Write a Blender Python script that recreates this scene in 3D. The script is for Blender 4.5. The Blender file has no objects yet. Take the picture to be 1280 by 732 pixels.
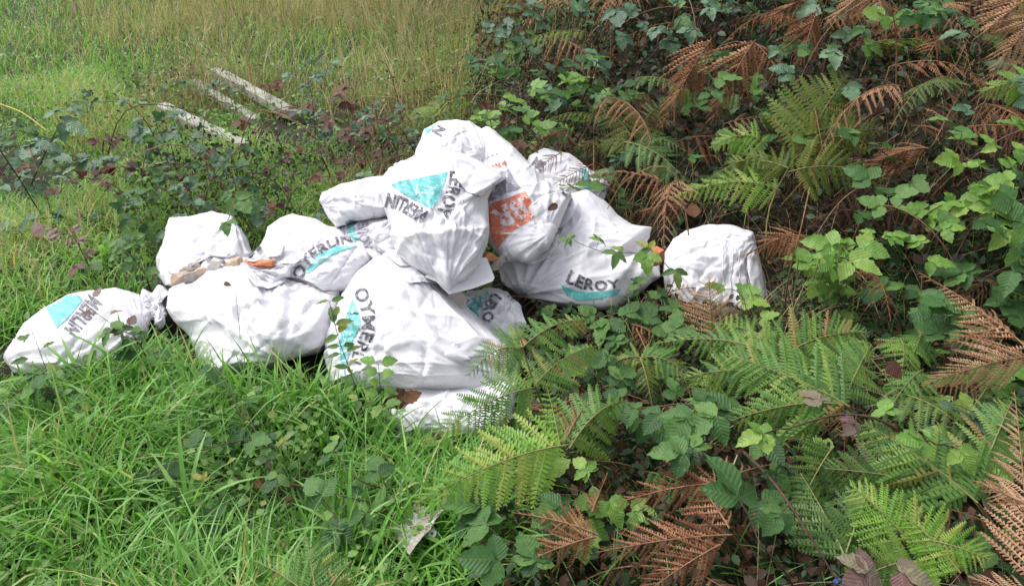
import bpy, bmesh, math, random
import numpy as np
from mathutils import Vector, Matrix
from mathutils.bvhtree import BVHTree

# ------------------------------------------------------------------ camera, sky, sun, exposure
SC = bpy.context.scene
COL = SC.collection
CAM_H, PITCH, FPX = 1.5, math.radians(28.0), 949.0
cam_d = bpy.data.cameras.new('camera')
cam = bpy.data.objects.new('camera', cam_d)
COL.objects.link(cam)
cam.location = (0, 0, CAM_H)
cam.rotation_euler = (math.pi / 2 - PITCH, 0, 0)
cam_d.sensor_fit = 'HORIZONTAL'
cam_d.sensor_width = 36.0
cam_d.lens = 36.0 * FPX / 1280.0
cam_d.clip_start, cam_d.clip_end = 0.05, 400.0
SC.camera = cam

SUN_EL, SUN_AZ = math.radians(58), math.radians(-65)     # azimuth from +Y, towards -X (left)
world = bpy.data.worlds.new('World')
SC.world = world
world.use_nodes = True
wn = world.node_tree
wn.nodes.clear()
w_out = wn.nodes.new('ShaderNodeOutputWorld')
w_bg = wn.nodes.new('ShaderNodeBackground')
w_sky = wn.nodes.new('ShaderNodeTexSky')
w_hsv = wn.nodes.new('ShaderNodeHueSaturation')
w_sky.sky_type = 'NISHITA'
w_sky.sun_disc = False
w_sky.sun_elevation = SUN_EL
w_sky.sun_rotation = SUN_AZ
w_sky.dust_density = 4.0
w_sky.ozone_density = 1.0
w_hsv.inputs['Saturation'].default_value = 0.28            # overcast: the blue is greyed out by cloud
w_bg.inputs['Strength'].default_value = 0.15
wn.links.new(w_sky.outputs[0], w_hsv.inputs['Color'])
wn.links.new(w_hsv.outputs[0], w_bg.inputs['Color'])
wn.links.new(w_bg.outputs[0], w_out.inputs['Surface'])

sun_d = bpy.data.lights.new('sun', 'SUN')
sun_d.energy = 1.0
sun_d.angle = math.radians(35)
sun_d.color = (1.0, 0.97, 0.93)
sun = bpy.data.objects.new('sun', sun_d)
COL.objects.link(sun)
sdir = Vector((math.sin(SUN_AZ) * math.cos(SUN_EL), math.cos(SUN_AZ) * math.cos(SUN_EL), math.sin(SUN_EL)))
sun.rotation_euler = sdir.to_track_quat('Z', 'Y').to_euler()
sun.location = sdir * 20

vs = SC.view_settings
SC.display_settings.display_device = 'sRGB'
vs.view_transform = 'Standard'
vs.look = 'None'
vs.exposure = 0.8
vs.gamma = 1.0
vs.use_curve_mapping = False
SC.cycles.use_denoising = True
SC.cycles.max_bounces = 6
SC.cycles.diffuse_bounces = 3
SC.cycles.glossy_bounces = 2
SC.cycles.transmission_bounces = 4
SC.cycles.transparent_max_bounces = 6

rng = np.random.default_rng(7)
rnd = random.Random(11)

# ------------------------------------------------------------------ helpers
CF = np.array([0, math.cos(PITCH), -math.sin(PITCH)])
CU = np.array([0, math.sin(PITCH), math.cos(PITCH)])
CR = np.array([1.0, 0, 0])
CC = np.array([0, 0, CAM_H])


def at(px, py, d):
    """photo pixel + depth along the view axis (m) -> world point(s)"""
    px, py, d = np.broadcast_arrays(np.asarray(px, float), np.asarray(py, float), np.asarray(d, float))
    cx, cy = (px - 640) / FPX, (366 - py) / FPX
    return CC + d[..., None] * (CF + cx[..., None] * CR + cy[..., None] * CU)


def smooth(a, b, x):
    t = np.clip((np.asarray(x, float) - a) / (b - a), 0, 1)
    return t * t * (3 - 2 * t)


def hgt(x, y):
    """height of the ground: flat verge, a bank rising to the right and behind the heap"""
    x, y = np.asarray(x, float), np.asarray(y, float)
    s = (x - 1.05) * .757 + (y - 2.5) * .654
    h = .75 * smooth(0.05, 1.7, s) * smooth(-1.0, 0.9, x)
    h = h + .35 * smooth(9.5, 16, y)
    h = h + .018 * np.sin(2.1 * x + .7) * np.cos(1.7 * y) + .01 * np.sin(5.3 * x + 1.3 * y)
    return h


def on_ground(px, py, up=0.0):
    """where the view ray through a pixel meets the ground (raised by up)"""
    px, py = float(px), float(py)
    cx, cy = (px - 640) / FPX, (366 - py) / FPX
    v = CF + cx * CR + cy * CU
    d = 0.6
    while d < 30:
        p = CC + d * v
        if p[2] <= hgt(p[0], p[1]) + up:
            return p, d
        d += 0.01 if d < 6 else 0.05
    return p, d


def tag(o, label=None, cat=None, group=None, kind=None):
    if label: o['label'] = label
    if cat: o['category'] = cat
    if group: o['group'] = group
    if kind: o['kind'] = kind
    return o


def empty(name, loc=(0, 0, 0)):
    o = bpy.data.objects.new(name, None)
    o.location = loc
    o.empty_display_size = .05
    COL.objects.link(o)
    return o


def link(name, me, parent=None, m=None, sm=True):
    if m is not None and not me.materials:
        me.materials.append(m)
    o = bpy.data.objects.new(name, me)
    COL.objects.link(o)
    if parent is not None:
        o.parent = parent
        o.matrix_parent_inverse = Matrix.Translation(parent.location).inverted() if parent.type == 'EMPTY' and parent.parent is None else Matrix()
    return o


def mesh(name, verts, faces, m=None, sm=True):
    me = bpy.data.meshes.new(name)
    me.from_pydata([tuple(map(float, v)) for v in verts], [], [tuple(map(int, f)) for f in faces])
    if m is not None:
        me.materials.append(m)
    if sm:
        me.shade_smooth()
    me.update()
    return me


def fast_mesh(name, V, F, m=None, sm=True, attr=None):
    """V (n,3), F (k,3|4) numpy arrays -> mesh, quickly; attr = dict of per-vertex float arrays"""
    me = bpy.data.meshes.new(name)
    V = np.ascontiguousarray(V, np.float32)
    F = np.ascontiguousarray(F, np.int32)
    k = F.shape[1]
    me.vertices.add(len(V))
    me.vertices.foreach_set('co', V.ravel())
    me.loops.add(F.size)
    me.loops.foreach_set('vertex_index', F.ravel())
    me.polygons.add(len(F))
    me.polygons.foreach_set('loop_start', np.arange(0, F.size, k, dtype=np.int32))
    if sm:
        me.polygons.foreach_set('use_smooth', np.ones(len(F), bool))
    if attr:
        for n, a in attr.items():
            at_ = me.attributes.new(n, 'FLOAT', 'POINT')
            at_.data.foreach_set('value', np.ascontiguousarray(a, np.float32))
    if m is not None:
        me.materials.append(m)
    me.update(calc_edges=True)
    return me


# ------------------------------------------------------------------ materials
def new_mat(name):
    m = bpy.data.materials.new(name)
    m.use_nodes = True
    nt = m.node_tree
    b = nt.nodes['Principled BSDF']
    return m, nt, b


def N(nt, t, **kw):
    n = nt.nodes.new(t)
    for k, v in kw.items():
        if k.startswith('in_'):
            n.inputs[k[3:].replace('_', ' ')].default_value = v
        else:
            setattr(n, k, v)
    return n


def ramp(nt, stops, interp='LINEAR'):
    r = nt.nodes.new('ShaderNodeValToRGB')
    r.color_ramp.interpolation = interp
    e = r.color_ramp.elements
    while len(e) < len(stops):
        e.new(.5)
    for i, (p, c) in enumerate(stops):
        e[i].position = p
        e[i].color = (*c, 1) if len(c) == 3 else c
    return r


def simple_mat(name, col, rough=.7, noise=None, noise_scale=30, bump=0.0, spec=.4):
    m, nt, b = new_mat(name)
    b.inputs['Roughness'].default_value = rough
    b.inputs['Specular IOR Level'].default_value = spec
    if noise is None:
        b.inputs['Base Color'].default_value = (*col, 1)
    else:
        tc = N(nt, 'ShaderNodeTexCoord')
        nz = N(nt, 'ShaderNodeTexNoise', in_Scale=noise_scale, in_Detail=6.0)
        nt.links.new(tc.outputs['Object'], nz.inputs['Vector'])
        r = ramp(nt, [(.3, col), (.7, noise)])
        nt.links.new(nz.outputs['Fac'], r.inputs['Fac'])
        nt.links.new(r.outputs[0], b.inputs['Base Color'])
        if bump:
            bp = N(nt, 'ShaderNodeBump', in_Strength=bump, in_Distance=.01)
            nt.links.new(nz.outputs['Fac'], bp.inputs['Height'])
            nt.links.new(bp.outputs[0], b.inputs['Normal'])
    return m


def plastic_mat(name, base=(.73, .72, .75), dirt=.5):
    """white woven plastic sack: faint weave, fine crumples, smears of soil"""
    m, nt, b = new_mat(name)
    L = nt.links.new
    tc = N(nt, 'ShaderNodeTexCoord')
    n1 = N(nt, 'ShaderNodeTexNoise', in_Scale=9.0, in_Detail=5.0, in_Roughness=.6)
    L(tc.outputs['Object'], n1.inputs['Vector'])
    r1 = ramp(nt, [(.30, (base[0] * .93, base[1] * .925, base[2] * .95)), (.62, base)])
    L(n1.outputs['Fac'], r1.inputs['Fac'])
    n2 = N(nt, 'ShaderNodeTexNoise', in_Scale=4.3, in_Detail=9.0, in_Roughness=.72)
    L(tc.outputs['Object'], n2.inputs['Vector'])
    r2 = ramp(nt, [(.60, (0, 0, 0)), (.82, (1, 1, 1))])
    L(n2.outputs['Fac'], r2.inputs['Fac'])
    mul = N(nt, 'ShaderNodeMath', operation='MULTIPLY')
    mul.inputs[1].default_value = dirt
    L(r2.outputs[0], mul.inputs[0])
    mx = N(nt, 'ShaderNodeMixRGB')
    mx.inputs['Color2'].default_value = (.42, .36, .30, 1)
    L(mul.outputs[0], mx.inputs['Fac'])
    L(r1.outputs[0], mx.inputs['Color1'])
    n5 = N(nt, 'ShaderNodeTexNoise', in_Scale=85.0, in_Detail=2.0)
    L(tc.outputs['Object'], n5.inputs['Vector'])
    r5 = ramp(nt, [(.735, (0, 0, 0)), (.76, (1, 1, 1))])
    L(n5.outputs['Fac'], r5.inputs['Fac'])
    mx5 = N(nt, 'ShaderNodeMixRGB')
    mx5.inputs['Color2'].default_value = (.16, .11, .08, 1)
    L(r5.outputs[0], mx5.inputs['Fac'])
    L(mx.outputs[0], mx5.inputs['Color1'])
    L(mx5.outputs[0], b.inputs['Base Color'])
    b.inputs['Roughness'].default_value = .46
    b.inputs['Specular IOR Level'].default_value = .45
    b.inputs['Subsurface Weight'].default_value = .12
    b.inputs['Subsurface Radius'].default_value = (.02, .02, .02)
    b.inputs['Subsurface Scale'].default_value = .5
    # crumples: warped ridges, two sizes
    mp = N(nt, 'ShaderNodeMapping')
    mp.inputs['Scale'].default_value = (1, .45, 1.3)
    mp.inputs['Rotation'].default_value = (.4, .7, .5)
    L(tc.outputs['Object'], mp.inputs['Vector'])
    n3 = N(nt, 'ShaderNodeTexNoise', in_Scale=16.0, in_Detail=3.0, in_Roughness=.5, in_Distortion=1.2)
    n3.noise_type = 'RIDGED_MULTIFRACTAL'
    L(mp.outputs[0], n3.inputs['Vector'])
    n4 = N(nt, 'ShaderNodeTexNoise', in_Scale=55.0, in_Detail=3.0, in_Distortion=.8)
    L(tc.outputs['Object'], n4.inputs['Vector'])
    b1 = N(nt, 'ShaderNodeBump', in_Strength=.42, in_Distance=.007)
    b2 = N(nt, 'ShaderNodeBump', in_Strength=.3, in_Distance=.003)
    L(n3.outputs['Fac'], b1.inputs['Height'])
    L(n4.outputs['Fac'], b2.inputs['Height'])
    L(b1.outputs[0], b2.inputs['Normal'])
    L(b2.outputs[0], b.inputs['Normal'])
    return m


def ink_mat(name, col, wear=.35, scale=60):
    """flat print, worn where the sack has creased: the sack's white shows through"""
    m, nt, b = new_mat(name)
    L = nt.links.new
    tc = N(nt, 'ShaderNodeTexCoord')
    mp = N(nt, 'ShaderNodeMapping')
    mp.inputs['Scale'].default_value = (1, 2.2, 1)
    mp.inputs['Rotation'].default_value = (.3, .2, .8)
    L(tc.outputs['Object'], mp.inputs['Vector'])
    nz = N(nt, 'ShaderNodeTexNoise', in_Scale=scale, in_Detail=4.0, in_Roughness=.65)
    L(mp.outputs[0], nz.inputs['Vector'])
    r = ramp(nt, [(.30 + .1 * wear, (1, 1, 1)), (.40 + .22 * wear, (0, 0, 0))])
    L(nz.outputs['Fac'], r.inputs['Fac'])
    mul = N(nt, 'ShaderNodeMath', operation='MULTIPLY')
    mul.inputs[1].default_value = .75
    L(r.outputs[0], mul.inputs[0])
    mx = N(nt, 'ShaderNodeMixRGB')
    mx.inputs['Color1'].default_value = (*col, 1)
    mx.inputs['Color2'].default_value = (.60, .59, .62, 1)
    L(mul.outputs[0], mx.inputs['Fac'])
    L(mx.outputs[0], b.inputs['Base Color'])
    b.inputs['Roughness'].default_value = .45
    return m


M_SACK = plastic_mat('sack_plastic')
M_SACK_DIRTY = plastic_mat('sack_plastic_dirty', (.62, .61, .63), .8)
M_TEAL = ink_mat('ink_teal', (.10, .45, .45), .3, 40)
M_BLACK = ink_mat('ink_black', (.065, .06, .085), .45, 110)
M_GREY = ink_mat('ink_grey', (.30, .29, .34), .4, 70)
M_ORANGE = ink_mat('ink_orange', (.64, .17, .09), .32, 45)
M_WHITEINK = ink_mat('ink_white', (.66, .65, .68), .1, 45)


# ------------------------------------------------------------------ the ground
def soil_mat():
    m, nt, b = new_mat('soil')
    L = nt.links.new
    tc = N(nt, 'ShaderNodeTexCoord')
    n1 = N(nt, 'ShaderNodeTexNoise', in_Scale=22.0, in_Detail=10.0, in_Roughness=.7)
    n2 = N(nt, 'ShaderNodeTexNoise', in_Scale=1.3, in_Detail=4.0)
    L(tc.outputs['Object'], n1.inputs['Vector'])
    L(tc.outputs['Object'], n2.inputs['Vector'])
    r1 = ramp(nt, [(.3, (.010, .007, .005)), (.55, (.032, .020, .013)), (.75, (.075, .048, .030))])
    r2 = ramp(nt, [(.4, (.018, .028, .009)), (.65, (.04, .028, .018))])
    L(n1.outputs['Fac'], r1.inputs['Fac'])
    L(n2.outputs['Fac'], r2.inputs['Fac'])
    mx = N(nt, 'ShaderNodeMixRGB', blend_type='MIX')
    mx.inputs['Fac'].default_value = .45
    L(r1.outputs[0], mx.inputs['Color1'])
    L(r2.outputs[0], mx.inputs['Color2'])
    L(mx.outputs[0], b.inputs['Base Color'])
    b.inputs['Roughness'].default_value = .95
    bp = N(nt, 'ShaderNodeBump', in_Strength=.8, in_Distance=.02)
    L(n1.outputs['Fac'], bp.inputs['Height'])
    L(bp.outputs[0], b.inputs['Normal'])
    return m


def build_ground():
    xs = np.concatenate([np.linspace(-60, -6, 28)[:-1], np.linspace(-6, 6, 121), np.linspace(6, 60, 28)[1:]])
    ys = np.concatenate([np.linspace(-12, 0, 13)[:-1], np.linspace(0, 14, 141), np.linspace(14, 120, 40)[1:]])
    X, Y = np.meshgrid(xs, ys)
    Z = hgt(X, Y)
    V = np.stack([X, Y, Z], -1).reshape(-1, 3)
    nx, ny = len(xs), len(ys)
    i = np.arange(ny - 1)[:, None] * nx + np.arange(nx - 1)[None]
    F = np.stack([i, i + 1, i + nx + 1, i + nx], -1).reshape(-1, 4)
    o = link('ground', fast_mesh('ground', V, F, soil_mat()))
    tag(o, 'bare brown soil and leaf litter under the plants', None, kind='structure')


build_ground()


# ------------------------------------------------------------------ sacks: filled, creased plastic
def cube_sphere(n):
    u = np.tan(np.linspace(-math.pi / 4, math.pi / 4, n + 1))
    A, B = np.meshgrid(u, u, indexing='ij')
    one = np.ones_like(A)
    sides = [(one, A, B), (-one, B, A), (B, one, A), (A, -one, B), (A, B, one), (B, A, -one)]
    V, F = [], []
    for s in sides:
        o = sum(len(v) for v in V)
        V.append(np.stack([c.ravel() for c in s], -1))
        i = np.arange(n)[:, None] * (n + 1) + np.arange(n)[None]
        F.append(o + np.stack([i, i + n + 1, i + n + 2, i + 1], -1).reshape(-1, 4))
    V, F = np.concatenate(V), np.concatenate(F)
    V /= np.linalg.norm(V, axis=1, keepdims=True)
    key = np.round(V * 1e5).astype(np.int64)
    _, idx, inv = np.unique(key, axis=0, return_index=True, return_inverse=True)
    return V[idx], inv.reshape(-1)[F]


NB = 60
CS_V, CS_F = cube_sphere(NB)
_e = np.concatenate([CS_F[:, [0, 1]], CS_F[:, [1, 2]], CS_F[:, [2, 3]], CS_F[:, [3, 0]]])
CS_E = np.unique(np.sort(_e, 1), axis=0)
CS_D = np.concatenate([CS_F[:, [0, 2]], CS_F[:, [1, 3]]])
CS_EE = np.concatenate([CS_E, CS_D])
CS_DEG = np.bincount(CS_EE.ravel(), minlength=len(CS_V)).astype(float)
CS_DEG1 = np.bincount(CS_E.ravel(), minlength=len(CS_V)).astype(float)


def scatter(idx, vals):
    return np.stack([np.bincount(idx, vals[:, k], minlength=len(CS_V)) for k in range(3)], -1)


def lap(u):
    a, b = CS_E[:, 0], CS_E[:, 1]
    return (scatter(a, u[b]) + scatter(b, u[a])) / CS_DEG1[:, None] - u


def vnormals(P, F):
    n = np.cross(P[F[:, 2]] - P[F[:, 0]], P[F[:, 3]] - P[F[:, 1]])
    out = np.zeros_like(P)
    for k in range(4):
        out += np.stack([np.bincount(F[:, k], n[:, c], minlength=len(P)) for c in range(3)], -1)
    return out / np.maximum(np.linalg.norm(out, axis=1, keepdims=True), 1e-12)


def smooth_noise(P, freq, seed, n=24):
    """sum of random plane waves, about -1..1"""
    r = np.random.default_rng(seed)
    k = r.normal(size=(n, 3)) * freq
    ph = r.uniform(0, 6.283, n)
    return np.sin(P @ k.T + ph).sum(1) / math.sqrt(n / 2)


def polar(poly, c, soft=0):
    """radius of a closed outline about c as a function of the angle (y up)"""
    poly = np.asarray(poly, float)
    q = poly - c
    q[:, 1] *= -1
    th = np.linspace(-math.pi, math.pi, 721)
    R = np.zeros_like(th)
    a, b = q, np.roll(q, -1, 0)
    for i, t in enumerate(th):
        d = np.array([math.cos(t), math.sin(t)])
        e = b - a
        den = d[0] * e[:, 1] - d[1] * e[:, 0]
        with np.errstate(divide='ignore', invalid='ignore'):
            s = (a[:, 0] * e[:, 1] - a[:, 1] * e[:, 0]) / den
            w = (a[:, 0] * d[1] - a[:, 1] * d[0]) / den
        ok = (s > 0) & (w >= -1e-9) & (w <= 1 + 1e-9) & np.isfinite(s)
        R[i] = s[ok].max() if ok.any() else 0
    k = np.array([1, 3, 4, 3, 1.]); k /= k.sum()
    Rp = np.concatenate([R[-4:-1], R, R[1:4]])
    R = np.convolve(Rp, k, 'same')[3:-3]
    if soft:
        R = np.convolve(np.concatenate([R[-soft - 1:-1], R, R[1:soft + 1]]), np.hanning(2 * soft + 1) / np.hanning(2 * soft + 1).sum(), 'valid')
    return th, R


def seg_dist(P, line):
    """distance of 2-D points to a polyline, and how far along it (0..1)"""
    line = np.asarray(line, float)
    best = np.full(len(P), 1e9); along = np.zeros(len(P))
    n = len(line) - 1
    for i in range(n):
        a, e = line[i], line[i + 1] - line[i]
        t = np.clip(((P - a) @ e) / (e @ e), 0, 1)
        d = np.linalg.norm(P - (a + t[:, None] * e), axis=1)
        k = d < best
        best[k] = d[k]; along[k] = (i + t[k]) / n
    return best, along


BAGS = {}


def sack(key, label, outline, d_top, d_bot, thick, centre=None, creases=(), pinch=(), excess=.07, lumps=.012,
         full=.75, seed=1, mat=None, foundation=.022, side=0.0, name='rubble_sack', noise_f=9.0, iters=100, crumple=.013, folds=21, pleat=.9):
    """a filled sack: outline in photo pixels, lying from depth d_bot (its lower edge) to d_top (its upper edge),
    thick metres through; then slack cloth is let buckle over the filling so that it creases."""
    poly = np.asarray(outline, float)
    c = np.asarray(centre if centre is not None else poly.mean(0), float)
    th, R = polar(poly, c)
    D = CS_V
    r = np.hypot(D[:, 0], D[:, 1])
    t = np.arctan2(D[:, 1], D[:, 0])
    rad = np.interp(t, th, R) * np.sin(np.arcsin(np.clip(r, 0, 1))) ** .9
    px = c[0] + rad * np.cos(t)
    py = c[1] - rad * np.sin(t)
    y0, y1 = poly[:, 1].min(), poly[:, 1].max()
    x0, x1 = poly[:, 0].min(), poly[:, 0].max()
    dep = d_top + (d_bot - d_top) * (py - y0) / (y1 - y0) + side * ((px - x0) / (x1 - x0) - .5)
    z = np.sign(D[:, 2]) * np.abs(D[:, 2]) ** full
    tf = thick * .55
    T = at(px, py, dep - np.where(z > 0, z * tf, z * thick * .45))
    P2 = np.stack([px, py], -1)
    nrm = vnormals(T, CS_F)
    front = smooth(.0, .45, D[:, 2])
    T = T + nrm * (lumps * smooth_noise(T, noise_f, seed) * (.25 + .75 * np.abs(D[:, 2])))[:, None]
    # crumple: sharp little facets, as stiff film folds
    cr = np.zeros(len(T))
    for q, (f_, a_) in enumerate(((6.5, 1.0), (11, .55), (22, .24), (45, .07))):
        cr += a_ * np.abs(smooth_noise(T, f_, seed * 7 + q, 5))
    cr -= cr.mean()
    T = T - nrm * (crumple * cr * (.2 + .8 * np.abs(D[:, 2])))[:, None]
    rr = np.random.default_rng(seed * 31)
    span = math.sqrt((x1 - x0) * (y1 - y0))
    rand_creases = []
    for q in range(folds):                       # straight chance folds between points of the face
        qa = c + (poly[rr.integers(len(poly))] - c) * rr.uniform(.1, .95)
        qb = c + (poly[rr.integers(len(poly))] - c) * rr.uniform(.1, .95)
        mid_ = (qa + qb) / 2 + rr.normal(0, .06 * span, 2)
        rand_creases.append(([tuple(qa), tuple(mid_), tuple(qb)], rr.choice([-1, 1]) * rr.uniform(.004, .013), rr.uniform(.011, .032) * span))
    for line, amp, w in list(creases) + rand_creases:
        dist, al = seg_dist(P2, line)
        prof = np.exp(-(dist / w) ** 1.05) * np.sin(np.clip(al, .06, .94) * math.pi) ** .35
        T = T + nrm * (amp * prof * front)[:, None]
    for (qx, qy, reach, s_) in pinch:            # pleats running out from where the film is gathered
        v = P2 - np.array([qx, qy])
        dist = np.hypot(v[:, 0], v[:, 1])
        an = np.arctan2(v[:, 1], v[:, 0])
        m1, m2, f1 = rr.integers(9, 15), rr.integers(17, 27), rr.uniform(0, 6.28)
        wv = (1 - 2 * np.abs(np.sin(m1 * an * .5 + f1 + 1.2 * np.sin(3 * an)))) + .6 * (1 - 2 * np.abs(np.sin(m2 * an * .5 + 2 * f1)))
        q_ = dist / (reach * .55)
        T = T + nrm * (.0042 * pleat * s_ * wv * q_ * np.exp(1 - q_) * (.3 + .7 * front))[:, None]
    g = hgt(T[:, 0], T[:, 1])
    T[:, 2] = np.maximum(T[:, 2], g + .004 + .004 * np.abs(smooth_noise(T, 14, seed + 3)))
    # slack cloth on a soft filling
    a, b = CS_EE[:, 0], CS_EE[:, 1]
    ev = T[b] - T[a]
    L0 = np.linalg.norm(ev, axis=1) + 1e-9
    mid = (P2[a] + P2[b]) / 2
    e2 = P2[b] - P2[a]
    e2n = e2 / (np.linalg.norm(e2, axis=1, keepdims=True) + 1e-6)
    ex = np.full(len(a), excess * .12)
    for (qx, qy, reach, s) in pinch:
        v = mid - np.array([qx, qy])
        dist = np.linalg.norm(v, axis=1)
        v = v / (dist[:, None] + 1e-6)
        perp = np.abs(v[:, 0] * e2n[:, 1] - v[:, 1] * e2n[:, 0]) ** 2
        ex += excess * 1.5 * s * perp * np.exp(-(dist / reach) ** 1.5)
    ex = ex * np.clip(.75 + .75 * smooth_noise(T[a], 7, seed + 9), 0, 2.2)
    rest = L0 * (1 + np.clip(ex, 0, .3))
    nrm = vnormals(T, CS_F)
    P = T + nrm * (.004 * smooth_noise(T, 40, seed + 5) + .003 * smooth_noise(T, 75, seed + 6))[:, None]
    for it in range(iters):
        dv = P[b] - P[a]
        ln = np.linalg.norm(dv, axis=1) + 1e-9
        cor = dv * ((ln - rest) / ln * .5)[:, None]
        P = P + (scatter(a, cor) - scatter(b, cor)) / CS_DEG[:, None] * 2.6
        u = P - T
        u = u - foundation * u
        if it % 3 == 0:
            u = u - .11 * lap(lap(u))
        P = T + u
    P[:, 2] = np.maximum(P[:, 2], hgt(P[:, 0], P[:, 1]) + .003)
    root = empty(name, tuple(np.array([P[:, 0].mean(), P[:, 1].mean(), P[:, 2].min()])))
    tag(root, label, 'sack', 'dumped white rubble sacks')
    me = fast_mesh('sack_body', P, CS_F, mat or M_SACK)
    link('sack_body', me, root)
    BAGS[key] = dict(root=root, P=P, bvh=BVHTree.FromPolygons([tuple(v) for v in P], [tuple(f) for f in CS_F.tolist()]))
    return root


def cast(bvhs, px, py, off):
    """a photo pixel carried onto a sack's skin, lifted off it by off metres"""
    cx, cy = (px - 640) / FPX, (366 - py) / FPX
    v = Vector(CF + cx * CR + cy * CU).normalized()
    hit, n, _, dist = bvhs.ray_cast(Vector(CC), v)
    if hit is None:
        return None
    if n.dot(v) > 0:
        n = -n
    return hit + n * off


def print_mesh(name, key, V2, F, m, off=.0015):
    """flat artwork (pixel coordinates) wrapped onto the sack as a thin film"""
    bag = BAGS[key]
    pts = [cast(bag['bvh'], x, y, off) for x, y in V2]
    F = [f for f in F if all(pts[i] is not None for i in f)]
    # drop faces stretched over a fold
    keep = []
    for f in F:
        mx = max((pts[f[i]] - pts[f[i - 1]]).length for i in range(len(f)))
        if mx < .06:
            keep.append(f)
    used = sorted({i for f in keep for i in f})
    if not used:
        return None
    re = {i: k for k, i in enumerate(used)}
    me = mesh(name, [pts[i] for i in used], [[re[i] for i in f] for f in keep], m)
    return link(name, me, bag['root'])


def cut_grid(bm, step):
    xs = [v.co.x for v in bm.verts]; ys = [v.co.y for v in bm.verts]
    for lo, hi, no in ((min(xs), max(xs), (1, 0, 0)), (min(ys), max(ys), (0, 1, 0))):
        k = lo + step
        while k < hi:
            co = (k, 0, 0) if no[0] else (0, k, 0)
            bmesh.ops.bisect_plane(bm, geom=bm.verts[:] + bm.edges[:] + bm.faces[:], plane_co=co, plane_no=no)
            k += step


def poly_print(name, key, poly, m, off=.0022, step=3.0, hole=None):
    bm = bmesh.new()
    vs_ = [bm.verts.new((x, y, 0)) for x, y in poly]
    bm.faces.new(vs_)
    bmesh.ops.triangulate(bm, faces=bm.faces[:])
    cut_grid(bm, step)
    bm.verts.ensure_lookup_table(); bm.verts.index_update()
    V2 = [(v.co.x, v.co.y) for v in bm.verts]
    F = [[v.index for v in f.verts] for f in bm.faces]
    bm.free()
    return print_mesh(name, key, V2, F, m, off)


def glyphs(txt, bold=.02):
    cu = bpy.data.curves.new('t', 'FONT')
    cu.body = txt
    cu.offset = bold
    cu.space_character = 1.08
    cu.resolution_u = 4
    ob = bpy.data.objects.new('t', cu)
    COL.objects.link(ob)
    me = bpy.data.meshes.new_from_object(ob)
    bm = bmesh.new()
    bm.from_mesh(me)
    bpy.data.objects.remove(ob)
    bpy.data.meshes.remove(me)
    return bm


def text_print(name, key, txt, base, h0, h1=None, m=None, bold=.034, off=.0026, flip=False, step=.16):
    """lettering set along a baseline (photo pixels), its tops to the left of the direction of travel"""
    h1 = h1 or h0
    bm = glyphs(txt, bold)
    cut_grid(bm, step)
    xs = np.array([v.co.x for v in bm.verts]); ys = np.array([v.co.y for v in bm.verts])
    W = xs.max()
    x0 = xs.min()
    line = np.asarray(base, float)
    # smooth the baseline
    seg = np.concatenate([[0], np.cumsum(np.linalg.norm(np.diff(line, axis=0), axis=1))]); seg /= seg[-1]
    V2 = []
    for x, y in zip(xs, ys):
        u = (x - x0) / (W - x0)
        p = np.array([np.interp(u, seg, line[:, 0]), np.interp(u, seg, line[:, 1])])
        u0, u1 = max(0, u - .12), min(1, u + .12)
        t = np.array([np.interp(u1, seg, line[:, 0]) - np.interp(u0, seg, line[:, 0]),
                      np.interp(u1, seg, line[:, 1]) - np.interp(u0, seg, line[:, 1])])
        t /= np.linalg.norm(t) + 1e-9
        up = np.array([t[1], -t[0]])      # left of travel, pixel y runs down
        if flip: up = -up
        p = p + up * (y / .70) * (h0 + (h1 - h0) * u)
        V2.append(tuple(p))
    bm.verts.index_update()
    F = [[v.index for v in f.verts] for f in bm.faces]
    bm.free()
    return print_mesh(name, key, V2, F, m or M_BLACK, off)


def sheet(name, key, outline, d_rim, bowl, m=None, centre=None, tilt=0.0, seed=3, thick=.002, ruffle=.004, nr=16, na=64, side=0.):
    """a turned-back flap of sack: an open, thin curved skin; bowl > 0 hollow towards the viewer"""
    poly = np.asarray(outline, float)
    c = np.asarray(centre if centre is not None else poly.mean(0), float)
    th, R = polar(poly, c, 34)
    y0, y1 = poly[:, 1].min(), poly[:, 1].max()
    x0, x1 = poly[:, 0].min(), poly[:, 0].max()
    V = []
    for i in range(nr + 1):
        f = i / nr
        for k in range(na):
            t = -math.pi + 2 * math.pi * k / na
            r_ = np.interp(t, th, R) * max(f, .02)
            x, y = c[0] + r_ * math.cos(t), c[1] - r_ * math.sin(t)
            d = d_rim + bowl * (1 - f ** 2.2) + tilt * ((y - y0) / (y1 - y0) - .5) + side * ((x - x0) / (x1 - x0) - .5)
            V.append(at(x, y, d))
    V = np.array(V)
    V += (smooth_noise(V, 18, seed) * ruffle * 1.7 + smooth_noise(V, 42, seed + 1) * ruffle * .6)[:, None] * np.array([.3, -.8, .5])
    F = [(i * na + k, i * na + (k + 1) % na, (i + 1) * na + (k + 1) % na, (i + 1) * na + k) for i in range(nr) for k in range(na)]
    me = mesh(name, V, F, m or M_SACK)
    root = BAGS[key]['root'] if isinstance(key, str) else key
    o = link(name, me, root)
    so = o.modifiers.new('solid', 'SOLIDIFY')
    so.thickness = thick
    return o


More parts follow.
